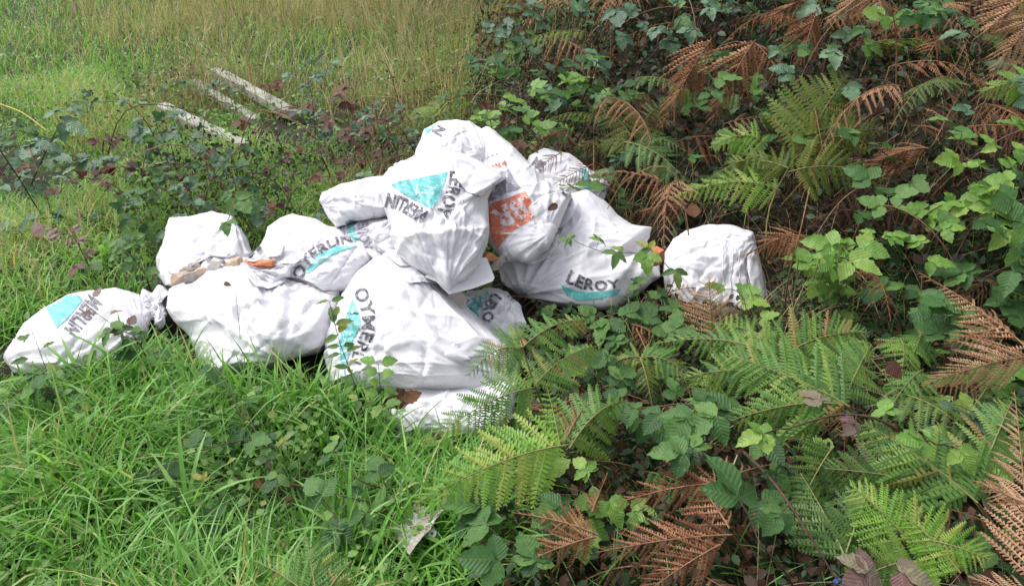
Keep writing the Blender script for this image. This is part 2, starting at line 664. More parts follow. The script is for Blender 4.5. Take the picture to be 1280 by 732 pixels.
def lip(name, key, outline, hinge, free, lift, seed=3, under=None, curl=.5, ruffle=.003, fallback=None, n=26, m=None):
    """a loose tongue of film that leaves the sack's skin at the hinge and lifts towards its free edge (pixels)"""
    poly = np.asarray(outline, float)
    c = poly.mean(0)
    th, R = polar(poly, c, 16)
    hv = np.asarray(free, float) - np.asarray(hinge, float)
    L = np.linalg.norm(hv); hv /= L
    bvhs = [BAGS[key]['bvh']] + ([BAGS[under]['bvh']] if under else [])
    V, na, nr = [], 60, 14
    for i in range(nr + 1):
        f = max(i / nr, .02)
        for k in range(na):
            t = -math.pi + 2 * math.pi * k / na
            r_ = np.interp(t, th, R) * f
            x, y = c[0] + r_ * math.cos(t), c[1] - r_ * math.sin(t)
            ds = []
            for b_ in bvhs:
                h = cast(b_, x, y, 0)
                if h is not None: ds.append((h - Vector(CC)).dot(Vector(CF)))
            d = min(ds) if ds else fallback
            s = float(np.clip(((np.array([x, y]) - np.asarray(hinge, float)) @ hv) / L, 0, 1))
            across = float((x - hinge[0]) * -hv[1] + (y - hinge[1]) * hv[0]) / L
            V.append(at(x, y, d - .004 - lift * s ** (1 + curl) * (1 - .5 * min(1, across * across))))
    V = np.array(V)
    V += (smooth_noise(V, 26, seed) * ruffle + smooth_noise(V, 60, seed + 1) * ruffle * .5)[:, None] * np.array([.3, -.8, .5])
    F = [(i * na + k, i * na + (k + 1) % na, (i + 1) * na + (k + 1) % na, (i + 1) * na + k) for i in range(nr) for k in range(na)]
    o = link(name, mesh(name, V, F, m or M_SACK), BAGS[key]['root'])
    so = o.modifiers.new('solid', 'SOLIDIFY'); so.thickness = .0016
    return o

# ------------------------------------------------------------------ the heap, sack by sack (pixel outlines of the photograph, depths from the ground)
# M: the big front sack
sack('M', 'large front white sack on its side, teal stripe and letters down its left edge',
     [(413, 478), (407, 440), (415, 395), (425, 365), (445, 338), (468, 322), (490, 313), (520, 322), (545, 345), (570, 372), (600, 400), (630, 425), (650, 455), (648, 480), (600, 492), (530, 492), (450, 490)],
     2.86, 2.55, .40, centre=(520, 420),
     creases=[([(452, 340), (500, 350), (560, 400), (640, 450)], .022, 14), ([(450, 375), (520, 430), (600, 480)], .018, 12),
              ([(440, 400), (500, 450), (560, 485)], .012, 8), ([(470, 395), (540, 440), (620, 470)], -.012, 8), ([(500, 355), (545, 350)], .015, 10)],
     pinch=[(640, 470, 190, 2.0), (430, 345, 120, 1.0)], excess=.10, seed=3, lumps=.010)
sack('O', 'flat white sack squashed under the big front one, its base in the grass',
     [(486, 500), (495, 484), (560, 478), (632, 470), (648, 480), (642, 520), (626, 545), (560, 552), (500, 545), (488, 525)],
     2.56, 2.36, .30, creases=[([(500, 520), (560, 515), (620, 530)], .010, 10)], pinch=[(490, 500, 90, 1.2)], excess=.06, seed=5)
sack('N', 'small white sack with black letters and teal print tucked behind the big front one',
     [(560, 372), (585, 362), (610, 358), (634, 363), (648, 378), (655, 405), (645, 440), (600, 450), (560, 420)],
     3.0, 2.80, .28, pinch=[(655, 430, 90, 2.0), (600, 358, 60, 1)], excess=.11, seed=8)
sack('C', 'broad plain white sack sagging over the grass below the torn box-shaped one',
     [(205, 385), (212, 362), (240, 340), (275, 326), (305, 322), (340, 330), (390, 345), (428, 362), (430, 410), (400, 440), (355, 448), (330, 465), (290, 472), (268, 474), (250, 450), (238, 420), (215, 402)],
     2.98, 2.66, .42, creases=[([(238, 352), (262, 400), (285, 455)], -.012, 10), ([(270, 400), (300, 440), (380, 445)], .012, 8), ([(300, 360), (340, 400), (400, 420)], .014, 14), ([(262, 350), (300, 390), (350, 440)], .012, 9)],
     pinch=[(300, 330, 120, 1.2), (350, 450, 120, 1.6)], excess=.085, seed=12, lumps=.014)
sack('A', 'low white sack lying apart in long grass, teal corner and black lettering on top',
     [(4, 446), (14, 425), (28, 402), (52, 384), (85, 368), (112, 364), (145, 360), (174, 367), (190, 388), (184, 418), (158, 448), (110, 462), (60, 468), (20, 466)],
     2.98, 2.68, .34, creases=[([(20, 440), (60, 420), (120, 430)], .010, 14), ([(150, 372), (160, 400)], .012, 9)],
     pinch=[(5, 450, 90, 1.2), (175, 400, 90, 1)], excess=.06, seed=14, lumps=.012)
sack('B', 'box-shaped white sack, torn open in front with rubble spilling from it',
     [(197, 345), (195, 322), (203, 305), (207, 285), (212, 272), (240, 269), (265, 264), (290, 271), (296, 280), (310, 298), (318, 316), (308, 330), (290, 350), (240, 362), (205, 358)],
     3.32, 3.02, .34, centre=(258, 318), full=.5,
     creases=[([(212, 272), (250, 276), (290, 272)], .018, 7), ([(214, 275), (226, 310), (228, 350)], .014, 6), ([(291, 274), (296, 305), (290, 330)], .014, 6), ([(250, 290), (255, 335)], -.008, 8)],
     pinch=[(215, 272, 70, 1.4), (290, 274, 70, 1.4)], excess=.055, seed=17, lumps=.008)
sack('D', 'creased white sack folded open at one end, orange tile edge showing, teal band across',
     [(305, 328), (322, 312), (331, 296), (335, 284), (350, 272), (366, 266), (395, 272), (412, 280), (440, 284), (462, 300), (468, 322), (455, 345), (440, 360), (420, 366), (385, 358), (358, 350), (335, 360), (318, 350)],
     3.06, 2.84, .30, centre=(385, 315),
     creases=[([(362, 270), (350, 300), (360, 345)], .016, 8), ([(400, 325), (430, 308), (460, 305)], .016, 7), ([(372, 340), (395, 318), (440, 298)], -.010, 6), ([(420, 280), (395, 310), (362, 340)], .008, 6)],
     pinch=[(315, 335, 80, 2.2), (460, 330, 60, 1.2)], excess=.10, seed=21)
sack('E', 'plain white sack end jutting out beside the tallest stacked one',
     [(398, 250), (402, 240), (425, 230), (455, 224), (480, 221), (505, 230), (505, 268), (470, 274), (440, 278), (420, 284), (408, 268)],
     3.2, 3.06, .30, creases=[([(405, 246), (440, 240), (490, 245)], .008, 12)], pinch=[(400, 255, 60, 1.0)], excess=.05, seed=24, lumps=.008)
sack('F', 'white sack wedged beneath plain sack end, grey letters beside a small teal triangle',
     [(418, 290), (430, 276), (460, 272), (490, 270), (505, 290), (500, 325), (480, 335), (455, 328), (430, 310)],
     3.08, 2.94, .26, creases=[([(462, 275), (490, 292)], .012, 7), ([(465, 282), (492, 305)], .010, 6), ([(445, 300), (480, 322)], .010, 7)], pinch=[(425, 290, 70, 1.6)], excess=.09, seed=27)
sack('H', 'white sack at the very top of the heap with teal corner and one letter',
     [(515, 205), (522, 185), (531, 162), (548, 153), (572, 149), (592, 153), (606, 165), (615, 185), (610, 215), (560, 230), (520, 225)],
     3.40, 3.16, .36, creases=[([(535, 165), (560, 162), (600, 170)], .006, 12)], pinch=[(605, 190, 70, 1.4)], excess=.05, seed=30, lumps=.01)
sack('K', 'large white sack with black lettering over a teal wedge low on its side',
     [(618, 330), (632, 315), (660, 295), (690, 265), (712, 240), (735, 236), (755, 250), (772, 268), (790, 280), (816, 283), (812, 296), (805, 310), (822, 322), (826, 345), (800, 366), (770, 388), (735, 386), (690, 382), (660, 374), (630, 358)],
     3.42, 3.06, .40, centre=(715, 325),
     creases=[([(720, 240), (700, 290), (640, 335)], .02, 14), ([(730, 250), (770, 285), (812, 288)], .014, 9), ([(690, 350), (750, 345), (815, 330)], .010, 9), ([(760, 290), (790, 310), (820, 325)], -.012, 8), ([(640, 340), (670, 360), (720, 375)], .010, 8)],
     pinch=[(818, 285, 90, 1.6), (650, 370, 90, 1.8)], excess=.075, seed=33)
sack('J', 'soil-stained white sack at the back, littered with dead fern and a teal patch',
     [(655, 215), (662, 195), (680, 186), (712, 192), (730, 206), (750, 218), (762, 232), (755, 250), (720, 262), (680, 260), (655, 245)],
     3.72, 3.5, .30, pinch=[(755, 235, 50, 2.0)], excess=.09, seed=36, mat=M_SACK_DIRTY)
sack('I', 'white sack printed with an orange badge and grey wedge, its mouth folded back',
     [(585, 215), (590, 190), (598, 168), (608, 159), (620, 166), (640, 180), (660, 200), (680, 225), (700, 238), (712, 248), (700, 285), (690, 310), (660, 330), (628, 322), (608, 300), (596, 260)],
     3.34, 2.92, .32, centre=(648, 250),
     creases=[([(605, 165), (640, 195), (690, 240)], .014, 10), ([(612, 260), (640, 245), (672, 235)], .008, 10), ([(640, 200), (665, 225)], .010, 8)],
     pinch=[(605, 165, 60, 1.4), (690, 290, 80, 1.2)], excess=.06, seed=39)
sack('G', 'tall white sack standing on the heap, big teal triangle and lettering',
     [(478, 240), (479, 220), (492, 205), (520, 193), (550, 187), (575, 192), (600, 203), (626, 215), (632, 222), (618, 232), (610, 250), (612, 285), (610, 305), (600, 330), (585, 352), (574, 356), (562, 367), (552, 360), (545, 350), (530, 342), (512, 330), (498, 315), (490, 290), (482, 262)],
     3.02, 2.66, .38, centre=(548, 270),
     creases=[([(492, 292), (515, 300), (560, 296), (608, 284)], .020, 8), ([(515, 300), (500, 320)], .014, 6), ([(555, 190), (568, 220), (610, 235)], .010, 10), ([(482, 225), (494, 260), (500, 300)], .012, 6),
              ([(520, 310), (560, 345)], .008, 5), ([(600, 300), (570, 345)], .008, 5), ([(540, 305), (575, 330)], -.008, 6)],
     pinch=[(560, 360, 90, 2.2), (625, 220, 60, 1.8), (485, 200, 60, .8)], excess=.085, seed=42, pleat=.5)
sack('L', 'weathered white sack apart from the heap under bracken, slit down its right side',
     [(828, 342), (830, 316), (841, 297), (858, 286), (886, 281), (914, 283), (941, 291), (949, 318), (957, 345), (959, 384), (951, 396), (930, 395), (890, 397), (850, 389), (832, 370)],
     3.30, 3.08, .34, creases=[([(912, 300), (910, 340), (905, 385)], -.018, 6), ([(850, 300), (870, 330), (860, 370)], .010, 12), ([(936, 325), (939, 350), (937, 380)], -.045, 4)],
     pinch=[(945, 300, 100, 1.0), (832, 330, 90, .7)], excess=.08, seed=45, full=.55)
sack('S', 'small crumpled scrap of white sack between two bags at the left',
     [(172, 380), (179, 362), (190, 366), (199, 357), (212, 366), (204, 378), (211, 392), (201, 410), (191, 400), (180, 404), (182, 392)],
     2.95, 2.84, .10, pinch=[(174, 378, 40, .8), (206, 392, 30, .8)], excess=.10, seed=48, lumps=.012, pleat=.5, name='torn_sack_scrap', noise_f=30)

# print
poly_print('logo_triangle', 'G', [(489, 231), (504, 226), (533, 221), (553, 217), (560, 215), (556, 228), (550, 246), (541, 262), (520, 251), (500, 240)], M_TEAL)
text_print('lettering', 'G', 'LEROY', [(563, 214), (562, 230), (554, 250), (545, 266)], 15, 15)
text_print('lettering', 'G', 'MERLIN', [(535, 266), (518, 255), (502, 246), (485, 242)], 16, 17)
poly_print('logo_triangle', 'A', [(59, 386), (64, 378), (80, 368), (100, 370), (103, 376), (88, 395), (71, 411), (64, 398)], M_TEAL)
text_print('lettering', 'A', 'MERLIN', [(112, 368), (98, 388), (80, 411)], 20, 17)
poly_print('logo_triangle', 'D', [(381, 341), (388, 330), (398, 318), (420, 308), (448, 308), (432, 312), (414, 320), (400, 330), (388, 341)], M_TEAL)
text_print('lettering', 'D', 'OYERLIN', [(378, 350), (384, 332), (398, 319), (420, 307), (441, 303)], 14, 9)
poly_print('logo_triangle', 'F', [(434, 284), (441, 279), (449, 300), (450, 304), (444, 304), (434, 292)], M_TEAL)
text_print('lettering', 'F', 'EROY', [(447, 276), (448, 296), (455, 316)], 13, 12, m=M_GREY)
poly_print('logo_triangle', 'M', [(428, 410), (434, 392), (441, 374), (449, 392), (452, 405), (442, 425), (434, 450), (432, 470), (426, 450), (424, 430)], M_TEAL)
text_print('lettering', 'M', 'OYMERLI', [(442, 364), (453, 390), (453, 415), (443, 436), (438, 452)], 17, 14, bold=.02)
poly_print('logo_triangle', 'N', [(583, 383), (597, 370), (613, 364), (607, 376), (598, 388), (598, 402)], M_TEAL)
text_print('lettering', 'N', 'LERO', [(617, 365), (606, 380), (604, 402)], 13, 12)
text_print('lettering', 'K', 'LEROY', [(707, 352), (728, 361), (750, 363), (776, 358)], 16, 9)
poly_print('logo_triangle', 'K', [(700, 355), (715, 362), (735, 365), (755, 364), (776, 361), (770, 369), (745, 374), (722, 376), (709, 370)], M_TEAL)
poly_print('logo_triangle', 'H', [(531, 163), (538, 157), (547, 155), (540, 162), (533, 168)], M_TEAL)
text_print('lettering', 'H', 'N', [(546, 155), (540, 165)], 13)
poly_print('teal_patch', 'J', [(725, 214), (733, 211), (738, 224), (742, 232), (734, 238), (730, 236)], M_TEAL)
text_print('lettering', 'J', 'ROY', [(738, 214), (750, 232), (756, 246)], 12, bold=.05)
text_print('lettering', 'J', 'ME', [(664, 205), (676, 214)], 11, bold=.05)
# the orange badge: upside-down BR, PRE, grey wedge
poly_print('orange_badge', 'I', [(608, 264), (614, 254), (630, 250), (646, 243), (657, 239), (664, 252), (669, 266), (666, 274), (655, 280), (642, 288), (630, 300), (622, 312), (616, 300), (612, 285), (609, 272)], M_ORANGE)
text_print('badge_lettering', 'I', 'BR', [(652, 247), (632, 256), (613, 267)], 25, 24, m=M_WHITEINK, bold=.035, off=.0032)
poly_print('grey_wedge', 'I', [(627, 216), (636, 211), (641, 222), (651, 235), (634, 241), (611, 253), (608, 246), (618, 238), (630, 235), (632, 232), (640, 231), (635, 222), (630, 226)], M_GREY)
text_print('lettering', 'I', 'PRE', [(630, 199), (613, 209)], 7, m=M_ORANGE, bold=.01)
text_print('small_print', 'I', 'Vous tout pour', [(621, 191), (597, 202)], 3, m=M_GREY, bold=0)


# turned-back mouths and torn flaps
lip('mouth_flap', 'I', [(660, 258), (676, 246), (694, 240), (708, 239), (719, 245), (723, 254), (716, 270), (702, 284), (684, 291), (672, 286), (664, 272)], (668, 262), (716, 266), .06, 4, under='K', fallback=3.0)
lip('mouth_flap', 'I', [(632, 306), (650, 290), (672, 280), (690, 278), (699, 288), (697, 306), (686, 322), (664, 331), (646, 327), (636, 318)], (642, 300), (690, 318), .06, 5, under='K', fallback=2.95)
lip('mouth_flap', 'D', [(306, 326), (318, 314), (332, 300), (346, 292), (356, 304), (352, 320), (334, 322), (318, 328)], (352, 306), (310, 324), .045, 7, under='C', fallback=2.85)
lip('mouth_flap', 'D', [(306, 333), (318, 338), (338, 336), (356, 330), (366, 342), (352, 355), (336, 361), (320, 357), (310, 347)], (362, 342), (310, 342), .05, 8, under='C', fallback=2.85)
lip('torn_flap', 'B', [(206, 322), (212, 296), (250, 292), (294, 294), (304, 312), (300, 324), (286, 318), (270, 316), (258, 322), (244, 330), (228, 340), (212, 345)], (252, 292), (250, 332), .035, 9, ruffle=.006, fallback=3.0)
lip('torn_flap', 'B', [(244, 337), (252, 325), (266, 321), (277, 328), (270, 338), (256, 344)], (262, 322), (255, 344), .03, 10, ruffle=.006, fallback=2.95)
lip('loose_hem', 'M', [(552, 446), (566, 430), (592, 420), (622, 424), (642, 440), (634, 458), (604, 448), (578, 450)], (625, 440), (570, 440), .03, 16, ruffle=.006, fallback=2.5)
lip('loose_hem', 'M', [(500, 346), (520, 336), (545, 346), (552, 356), (530, 352), (512, 354)], (525, 338), (530, 356), .02, 18, fallback=2.7)
lip('loose_hem', 'F', [(470, 312), (482, 300), (500, 306), (512, 322), (516, 332), (500, 332), (486, 322)], (490, 302), (500, 332), .02, 17, under='M', fallback=2.85)
lip('slit_edge', 'L', [(934, 318), (944, 316), (952, 336), (957, 362), (953, 388), (944, 384), (938, 356), (934, 336)], (955, 352), (936, 350), .03, 14, fallback=3.05)
lip('torn_strip', 'L', [(906, 298), (915, 296), (916, 330), (913, 366), (906, 388), (900, 384), (905, 350), (903, 320)], (916, 340), (902, 342), .035, 21, fallback=3.05)
lip('torn_strip', 'L', [(922, 312), (930, 308), (934, 340), (931, 376), (924, 392), (919, 380), (924, 345)], (932, 345), (920, 348), .03, 22, fallback=3.05)
lip('loose_hem', 'G', [(566, 196), (590, 200), (614, 212), (630, 220), (616, 232), (604, 246), (584, 240), (570, 222)], (570, 204), (618, 232), .025, 19, under='I', fallback=2.85)


# rubble and other rubbish among the sacks
def chunk(name, label, px, py, d, size_px, m, seed, cat='rubble', group='rubble spilling from the sacks', squash=(1, .8, .7)):
    """an irregular broken lump: a box bevelled, cut by random planes"""
    r = random.Random(seed)
    bm = bmesh.new()
    bmesh.ops.create_cube(bm, size=1.0)
    for q in range(5):
        no = Vector((r.uniform(-1, 1), r.uniform(-1, 1), r.uniform(-1, 1))).normalized()
        res = bmesh.ops.bisect_plane(bm, geom=bm.verts[:] + bm.edges[:] + bm.faces[:], plane_co=no * r.uniform(.32, .5), plane_no=no, clear_outer=True)
        ed = [e for e in res['geom_cut'] if isinstance(e, bmesh.types.BMEdge)]
        if ed: bmesh.ops.contextual_create(bm, geom=ed)
    bmesh.ops.bevel(bm, geom=bm.edges[:], offset=.03, segments=1, affect='EDGES', clamp_overlap=True)
    S = size_px * d / FPX
    R = Matrix.Rotation(r.uniform(0, 6.28), 4, 'Z') @ Matrix.Rotation(r.uniform(-.6, .6), 4, 'X')
    p = Vector(at(px, py, d))
    for v in bm.verts:
        v.co = Vector((v.co.x * S * squash[0], v.co.y * S * squash[1], v.co.z * S * squash[2]))
    me = bpy.data.meshes.new(name)
    bm.to_mesh(me); bm.free()
    o = link(name, me, None, m)
    o.matrix_basis = Matrix.Translation(p) @ R
    tag(o, label, cat, group)
    return o


M_BRICK = simple_mat('brick', (.42, .13, .05), .9, (.55, .24, .12), 40, .4)
M_TAN = simple_mat('mortar_tan', (.40, .28, .19), .95, (.58, .46, .36), 30, .5)
M_MORTAR = simple_mat('mortar_grey', (.22, .19, .17), .95, (.45, .41, .37), 35, .5)
M_PLASTER = simple_mat('plaster', (.60, .54, .50), .95, (.72, .68, .66), 25, .3)
chunk('rubble_chunk', 'tan broken brick at the lower corner of the torn box-shaped sack', 224, 347, 2.84, 20, M_TAN, 1)
chunk('rubble_chunk', 'grey mortar lump beside the tan brick', 240, 346, 2.83, 19, M_MORTAR, 2)
chunk('rubble_chunk', 'small brown lump between mortar and plaster', 234, 338, 2.87, 14, M_MORTAR, 3)
chunk('rubble_chunk', 'tan stone jammed under the torn plastic', 252, 340, 2.84, 16, M_TAN, 4)
chunk('rubble_chunk', 'pale plaster piece with a hollow, poking out mid-tear', 268, 331, 2.85, 17, M_PLASTER, 5)
chunk('rubble_chunk', 'grey-brown stone in the dark right end of the tear', 296, 326, 2.88, 20, M_TAN, 6, squash=(1.2, .7, .5))
chunk('brick_fragment', 'orange tile edge showing in the folded mouth of the creased sack', 326, 330, 2.80, 40, M_BRICK, 7, 'brick', squash=(1.1, .7, .28))
for q, (ux, uy, us) in enumerate([(230, 340, 9), (246, 333, 7), (258, 334, 10), (279, 327, 6), (286, 331, 8)]):
    chunk('rubble_chunk', 'tiny crumb of mortar in the tear of the box-shaped sack', ux, uy, 2.87, us, (M_MORTAR, M_TAN, M_PLASTER)[q % 3], 70 + q, group='mortar crumbs in the torn sack')
chunk('brick_fragment', 'brown brick wedged between tall sack and orange-badged sack', 610, 322, 2.80, 20, M_BRICK, 9, 'brick')
chunk('rubble_chunk', 'dark grey scrap beside the wedged brown brick', 618, 330, 2.82, 16, M_MORTAR, 10)
chunk('rubble_chunk', 'small dark stone under the orange-badged sack', 624, 326, 2.86, 15, M_MORTAR, 11)
chunk('brick_fragment', 'orange brick poking out where the right-hand sack is ripped', 819, 322, 3.02, 22, M_BRICK, 12, 'brick', squash=(.7, .8, 1))


def flat_piece(name, label, cat, corners, thick, m, bev=.002):
    """a stiff board from its corners (px, py, depth)"""
    P = [Vector(at(*q)) for q in corners]
    n = (P[1] - P[0]).cross(P[2] - P[0]).normalized()
    if n.dot(Vector(CC) - P[0]) < 0: n = -n
    k = len(P)
    V = [p for p in P] + [p - n * thick for p in P]
    F = [tuple(range(k)), tuple(range(2 * k - 1, k - 1, -1))] + [(i, k + i, k + (i + 1) % k, (i + 1) % k) for i in range(k)]
    bm = bmesh.new()
    vv = [bm.verts.new(v) for v in V]
    for f in F: bm.faces.new([vv[i] for i in f])
    bmesh.ops.recalc_face_normals(bm, faces=bm.faces[:])
    bmesh.ops.bevel(bm, geom=bm.edges[:], offset=bev, segments=2, affect='EDGES')
    me = bpy.data.meshes.new(name)
    bm.to_mesh(me); bm.free()
    o = link(name, me, None, m)
    tag(o, label, cat)
    return o


M_BOARD = simple_mat('board_white', (.60, .59, .61), .6, (.66, .65, .68), 18)
flat_piece('white_board', 'smooth white board offcut slid under the tall sack', 'board', [(530, 346, 2.60), (545, 352, 2.585), (561, 368, 2.57), (590, 361, 2.60), (615, 352, 2.64), (618, 347, 2.66), (608, 322, 2.72), (560, 318, 2.70)], .006, M_BOARD)


def lid():
    c = Vector(at(570, 376, 2.66))
    n = (Vector(CC) - c).normalized() + Vector((.15, 0, .25)); n.normalize()
    a = n.cross(Vector((0, 0, 1))).normalized(); b = a.cross(n)
    R = 13 * 2.66 / FPX
    prof = [(0, .003), (.12, .003), (.14, .001), (.20, .001), (.22, .003), (.78, .004), (.82, .007), (.97, .007), (1.0, .004), (1.0, -.006), (.9, -.006)]
    V, F = [], []
    for r_0, h in prof:
        for q in range(28):
            t = 6.2832 * q / 28
            V.append(c + (a * math.cos(t) + b * math.sin(t)) * R * max(r_0, .01) + n * h)
    for i in range(len(prof) - 1):
        for q in range(28):
            F.append((i * 28 + q, i * 28 + (q + 1) % 28, (i + 1) * 28 + (q + 1) % 28, (i + 1) * 28 + q))
    o = link('round_lid', mesh('round_lid', V, F, simple_mat('lid_beige', (.52, .44, .38), .6, (.60, .53, .48), 30)))
    tag(o, 'round beige lid lying beside the small lettered sack', 'lid')


lid()

# ------------------------------------------------------------------ plant materials
def leaf_mat(name, stops, by='object', rough=.45, transl=.28, veins=False, vein_col=(.16, .22, .08), spots=None, spec=.45, tcol=1.6):
    """stops: colour ramp driven by a random value per leaf (object) or the 'tint' attribute"""
    m, nt, b = new_mat(name)
    L = nt.links.new
    if by == 'object':
        oi = N(nt, 'ShaderNodeObjectInfo')
        src = oi.outputs['Random']
    else:
        a = N(nt, 'ShaderNodeAttribute', attribute_name='tint')
        src = a.outputs['Fac']
    r = ramp(nt, stops)
    L(src, r.inputs['Fac'])
    col = r.outputs[0]
    tc = N(nt, 'ShaderNodeTexCoord')
    nz = N(nt, 'ShaderNodeTexNoise', in_Scale=5.0 if by == 'object' else 40.0, in_Detail=4.0)
    L(tc.outputs['Object'], nz.inputs['Vector'])
    hs = N(nt, 'ShaderNodeHueSaturation')
    vr = N(nt, 'ShaderNodeMapRange')
    vr.inputs['To Min'].default_value = .55
    vr.inputs['To Max'].default_value = 1.45
    L(nz.outputs['Fac'], vr.inputs['Value'])
    L(vr.outputs[0], hs.inputs['Value'])
    L(col, hs.inputs['Color'])
    col = hs.outputs[0]
    if spots:
        n2 = N(nt, 'ShaderNodeTexNoise', in_Scale=2.6, in_Detail=5.0, in_Roughness=.7)
        ad = N(nt, 'ShaderNodeVectorMath', operation='ADD')
        if by == 'object':
            cb = N(nt, 'ShaderNodeCombineXYZ')
            ml = N(nt, 'ShaderNodeMath', operation='MULTIPLY'); ml.inputs[1].default_value = 37.0
            L(src, ml.inputs[0]); L(ml.outputs[0], cb.inputs['X']); L(ml.outputs[0], cb.inputs['Z'])
            L(cb.outputs[0], ad.inputs[1])
        L(tc.outputs['Object'], ad.inputs[0])
        L(ad.outputs[0], n2.inputs['Vector'])
        r2 = ramp(nt, [(spots[1], (0, 0, 0)), (spots[1] + .05, (1, 1, 1))])
        L(n2.outputs['Fac'], r2.inputs['Fac'])
        mx = N(nt, 'ShaderNodeMixRGB')
        mx.inputs['Color2'].default_value = (*spots[0], 1)
        L(r2.outputs[0], mx.inputs['Fac']); L(col, mx.inputs['Color1'])
        col = mx.outputs[0]
    if veins:
        sx = N(nt, 'ShaderNodeSeparateXYZ')
        L(tc.outputs['Object'], sx.inputs[0])
        ab = N(nt, 'ShaderNodeMath', operation='ABSOLUTE'); L(sx.outputs['Y'], ab.inputs[0])
        m1 = N(nt, 'ShaderNodeMath', operation='MULTIPLY_ADD'); m1.inputs[1].default_value = -.75
        L(ab.outputs[0], m1.inputs[0]); L(sx.outputs['X'], m1.inputs[2])
        m2 = N(nt, 'ShaderNodeMath', operation='MULTIPLY'); m2.inputs[1].default_value = 8.0; L(m1.outputs[0], m2.inputs[0])
        fr = N(nt, 'ShaderNodeMath', operation='PINGPONG'); fr.inputs[1].default_value = .5; L(m2.outputs[0], fr.inputs[0])
        vr2 = ramp(nt, [(.03, (1, 1, 1)), (.12, (0, 0, 0))]); L(fr.outputs[0], vr2.inputs['Fac'])
        mid = ramp(nt, [(.012, (1, 1, 1)), (.03, (0, 0, 0))]); L(ab.outputs[0], mid.inputs['Fac'])
        mxv = N(nt, 'ShaderNodeMath', operation='MAXIMUM'); L(vr2.outputs[0], mxv.inputs[0]); L(mid.outputs[0], mxv.inputs[1])
        sc = N(nt, 'ShaderNodeMath', operation='MULTIPLY'); sc.inputs[1].default_value = .32; L(mxv.outputs[0], sc.inputs[0])
        mv = N(nt, 'ShaderNodeMixRGB'); mv.inputs['Color2'].default_value = (*vein_col, 1)
        L(sc.outputs[0], mv.inputs['Fac']); L(col, mv.inputs['Color1'])
        col = mv.outputs[0]
        bp = N(nt, 'ShaderNodeBump', in_Strength=.3, in_Distance=.008)
        L(fr.outputs[0], bp.inputs['Height'])
        L(bp.outputs[0], b.inputs['Normal'])
    L(col, b.inputs['Base Color'])
    b.inputs['Roughness'].default_value = rough
    b.inputs['Specular IOR Level'].default_value = spec
    tr = N(nt, 'ShaderNodeBsdfTranslucent')
    mc = N(nt, 'ShaderNodeMixRGB', blend_type='MULTIPLY'); mc.inputs['Fac'].default_value = 1
    mc.inputs['Color2'].default_value = (tcol, tcol * 1.05, tcol * .6, 1)
    L(col, mc.inputs['Color1']); L(mc.outputs[0], tr.inputs['Color'])
    ms = N(nt, 'ShaderNodeMixShader'); ms.inputs['Fac'].default_value = transl
    L(b.outputs[0], ms.inputs[1]); L(tr.outputs[0], ms.inputs[2])
    L(ms.outputs[0], nt.nodes['Material Output'].inputs['Surface'])
    return m


BROWNSPOT = ((.22, .12, .05), .63)
LM = {
    'bramble': leaf_mat('leaf_bramble', [(0, (.025, .08, .025)), (.5, (.06, .15, .04)), (1, (.125, .24, .06))], veins=True, spots=BROWNSPOT, rough=.5, spec=.3),
    'blue': leaf_mat('leaf_blue_green', [(0, (.03, .085, .04)), (.6, (.07, .15, .075)), (1, (.125, .22, .11))], veins=True, vein_col=(.2, .27, .18), rough=.46, transl=.15, spec=.4),
    'fresh': leaf_mat('leaf_fresh', [(0, (.09, .21, .03)), (.6, (.15, .30, .05)), (1, (.24, .36, .07))], veins=True, vein_col=(.3, .4, .12), spots=((.30, .15, .06), .64), rough=.42),
    'purple': leaf_mat('leaf_purple', [(0, (.16, .06, .06)), (.5, (.20, .13, .12)), (1, (.22, .20, .12))], veins=True, vein_col=(.3, .22, .18), rough=.5),
    'red': leaf_mat('leaf_red_brown', [(0, (.05, .016, .012)), (.6, (.10, .035, .02)), (1, (.17, .075, .035))], veins=True, vein_col=(.2, .1, .05), rough=.6),
    'grassy': leaf_mat('leaf_shoot', [(0, (.06, .14, .04)), (.7, (.11, .21, .05)), (1, (.30, .28, .05))], veins=True, rough=.42),
}
FM = {
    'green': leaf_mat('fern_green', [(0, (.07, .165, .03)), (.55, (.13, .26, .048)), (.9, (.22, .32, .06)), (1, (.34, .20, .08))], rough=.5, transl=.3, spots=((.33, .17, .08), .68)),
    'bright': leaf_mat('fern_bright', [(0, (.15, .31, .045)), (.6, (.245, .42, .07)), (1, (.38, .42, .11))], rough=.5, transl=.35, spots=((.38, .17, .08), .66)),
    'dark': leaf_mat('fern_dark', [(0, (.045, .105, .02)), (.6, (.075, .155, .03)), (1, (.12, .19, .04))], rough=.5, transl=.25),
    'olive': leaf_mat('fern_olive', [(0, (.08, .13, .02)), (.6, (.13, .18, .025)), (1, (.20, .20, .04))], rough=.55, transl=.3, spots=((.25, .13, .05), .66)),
    'brown': leaf_mat('fern_dead', [(0, (.12, .048, .024)), (.5, (.26, .115, .06)), (1, (.42, .22, .125))], rough=.75, transl=.2, tcol=1.2, spec=.2),
    'tan': leaf_mat('fern_tan', [(0, (.30, .155, .085)), (.5, (.43, .245, .145)), (1, (.52, .33, .21))], rough=.75, transl=.2, tcol=1.1, spec=.2),
    'dusk': leaf_mat('fern_dark_dead', [(0, (.03, .014, .010)), (.6, (.07, .031, .02)), (1, (.12, .055, .035))], rough=.8, transl=.15, tcol=1.1, spec=.2),
}
M_CANE = simple_mat('bramble_cane', (.035, .014, .014), .6, (.10, .05, .03), 60)
M_STALK = simple_mat('green_stalk', (.16, .17, .05), .6, (.24, .22, .08), 60)
M_RACHIS_BROWN = simple_mat('brown_stalk', (.16, .075, .035), .7, (.30, .17, .09), 60)
M_STRAW = simple_mat('straw', (.38, .28, .15), .8, (.52, .42, .26), 40)


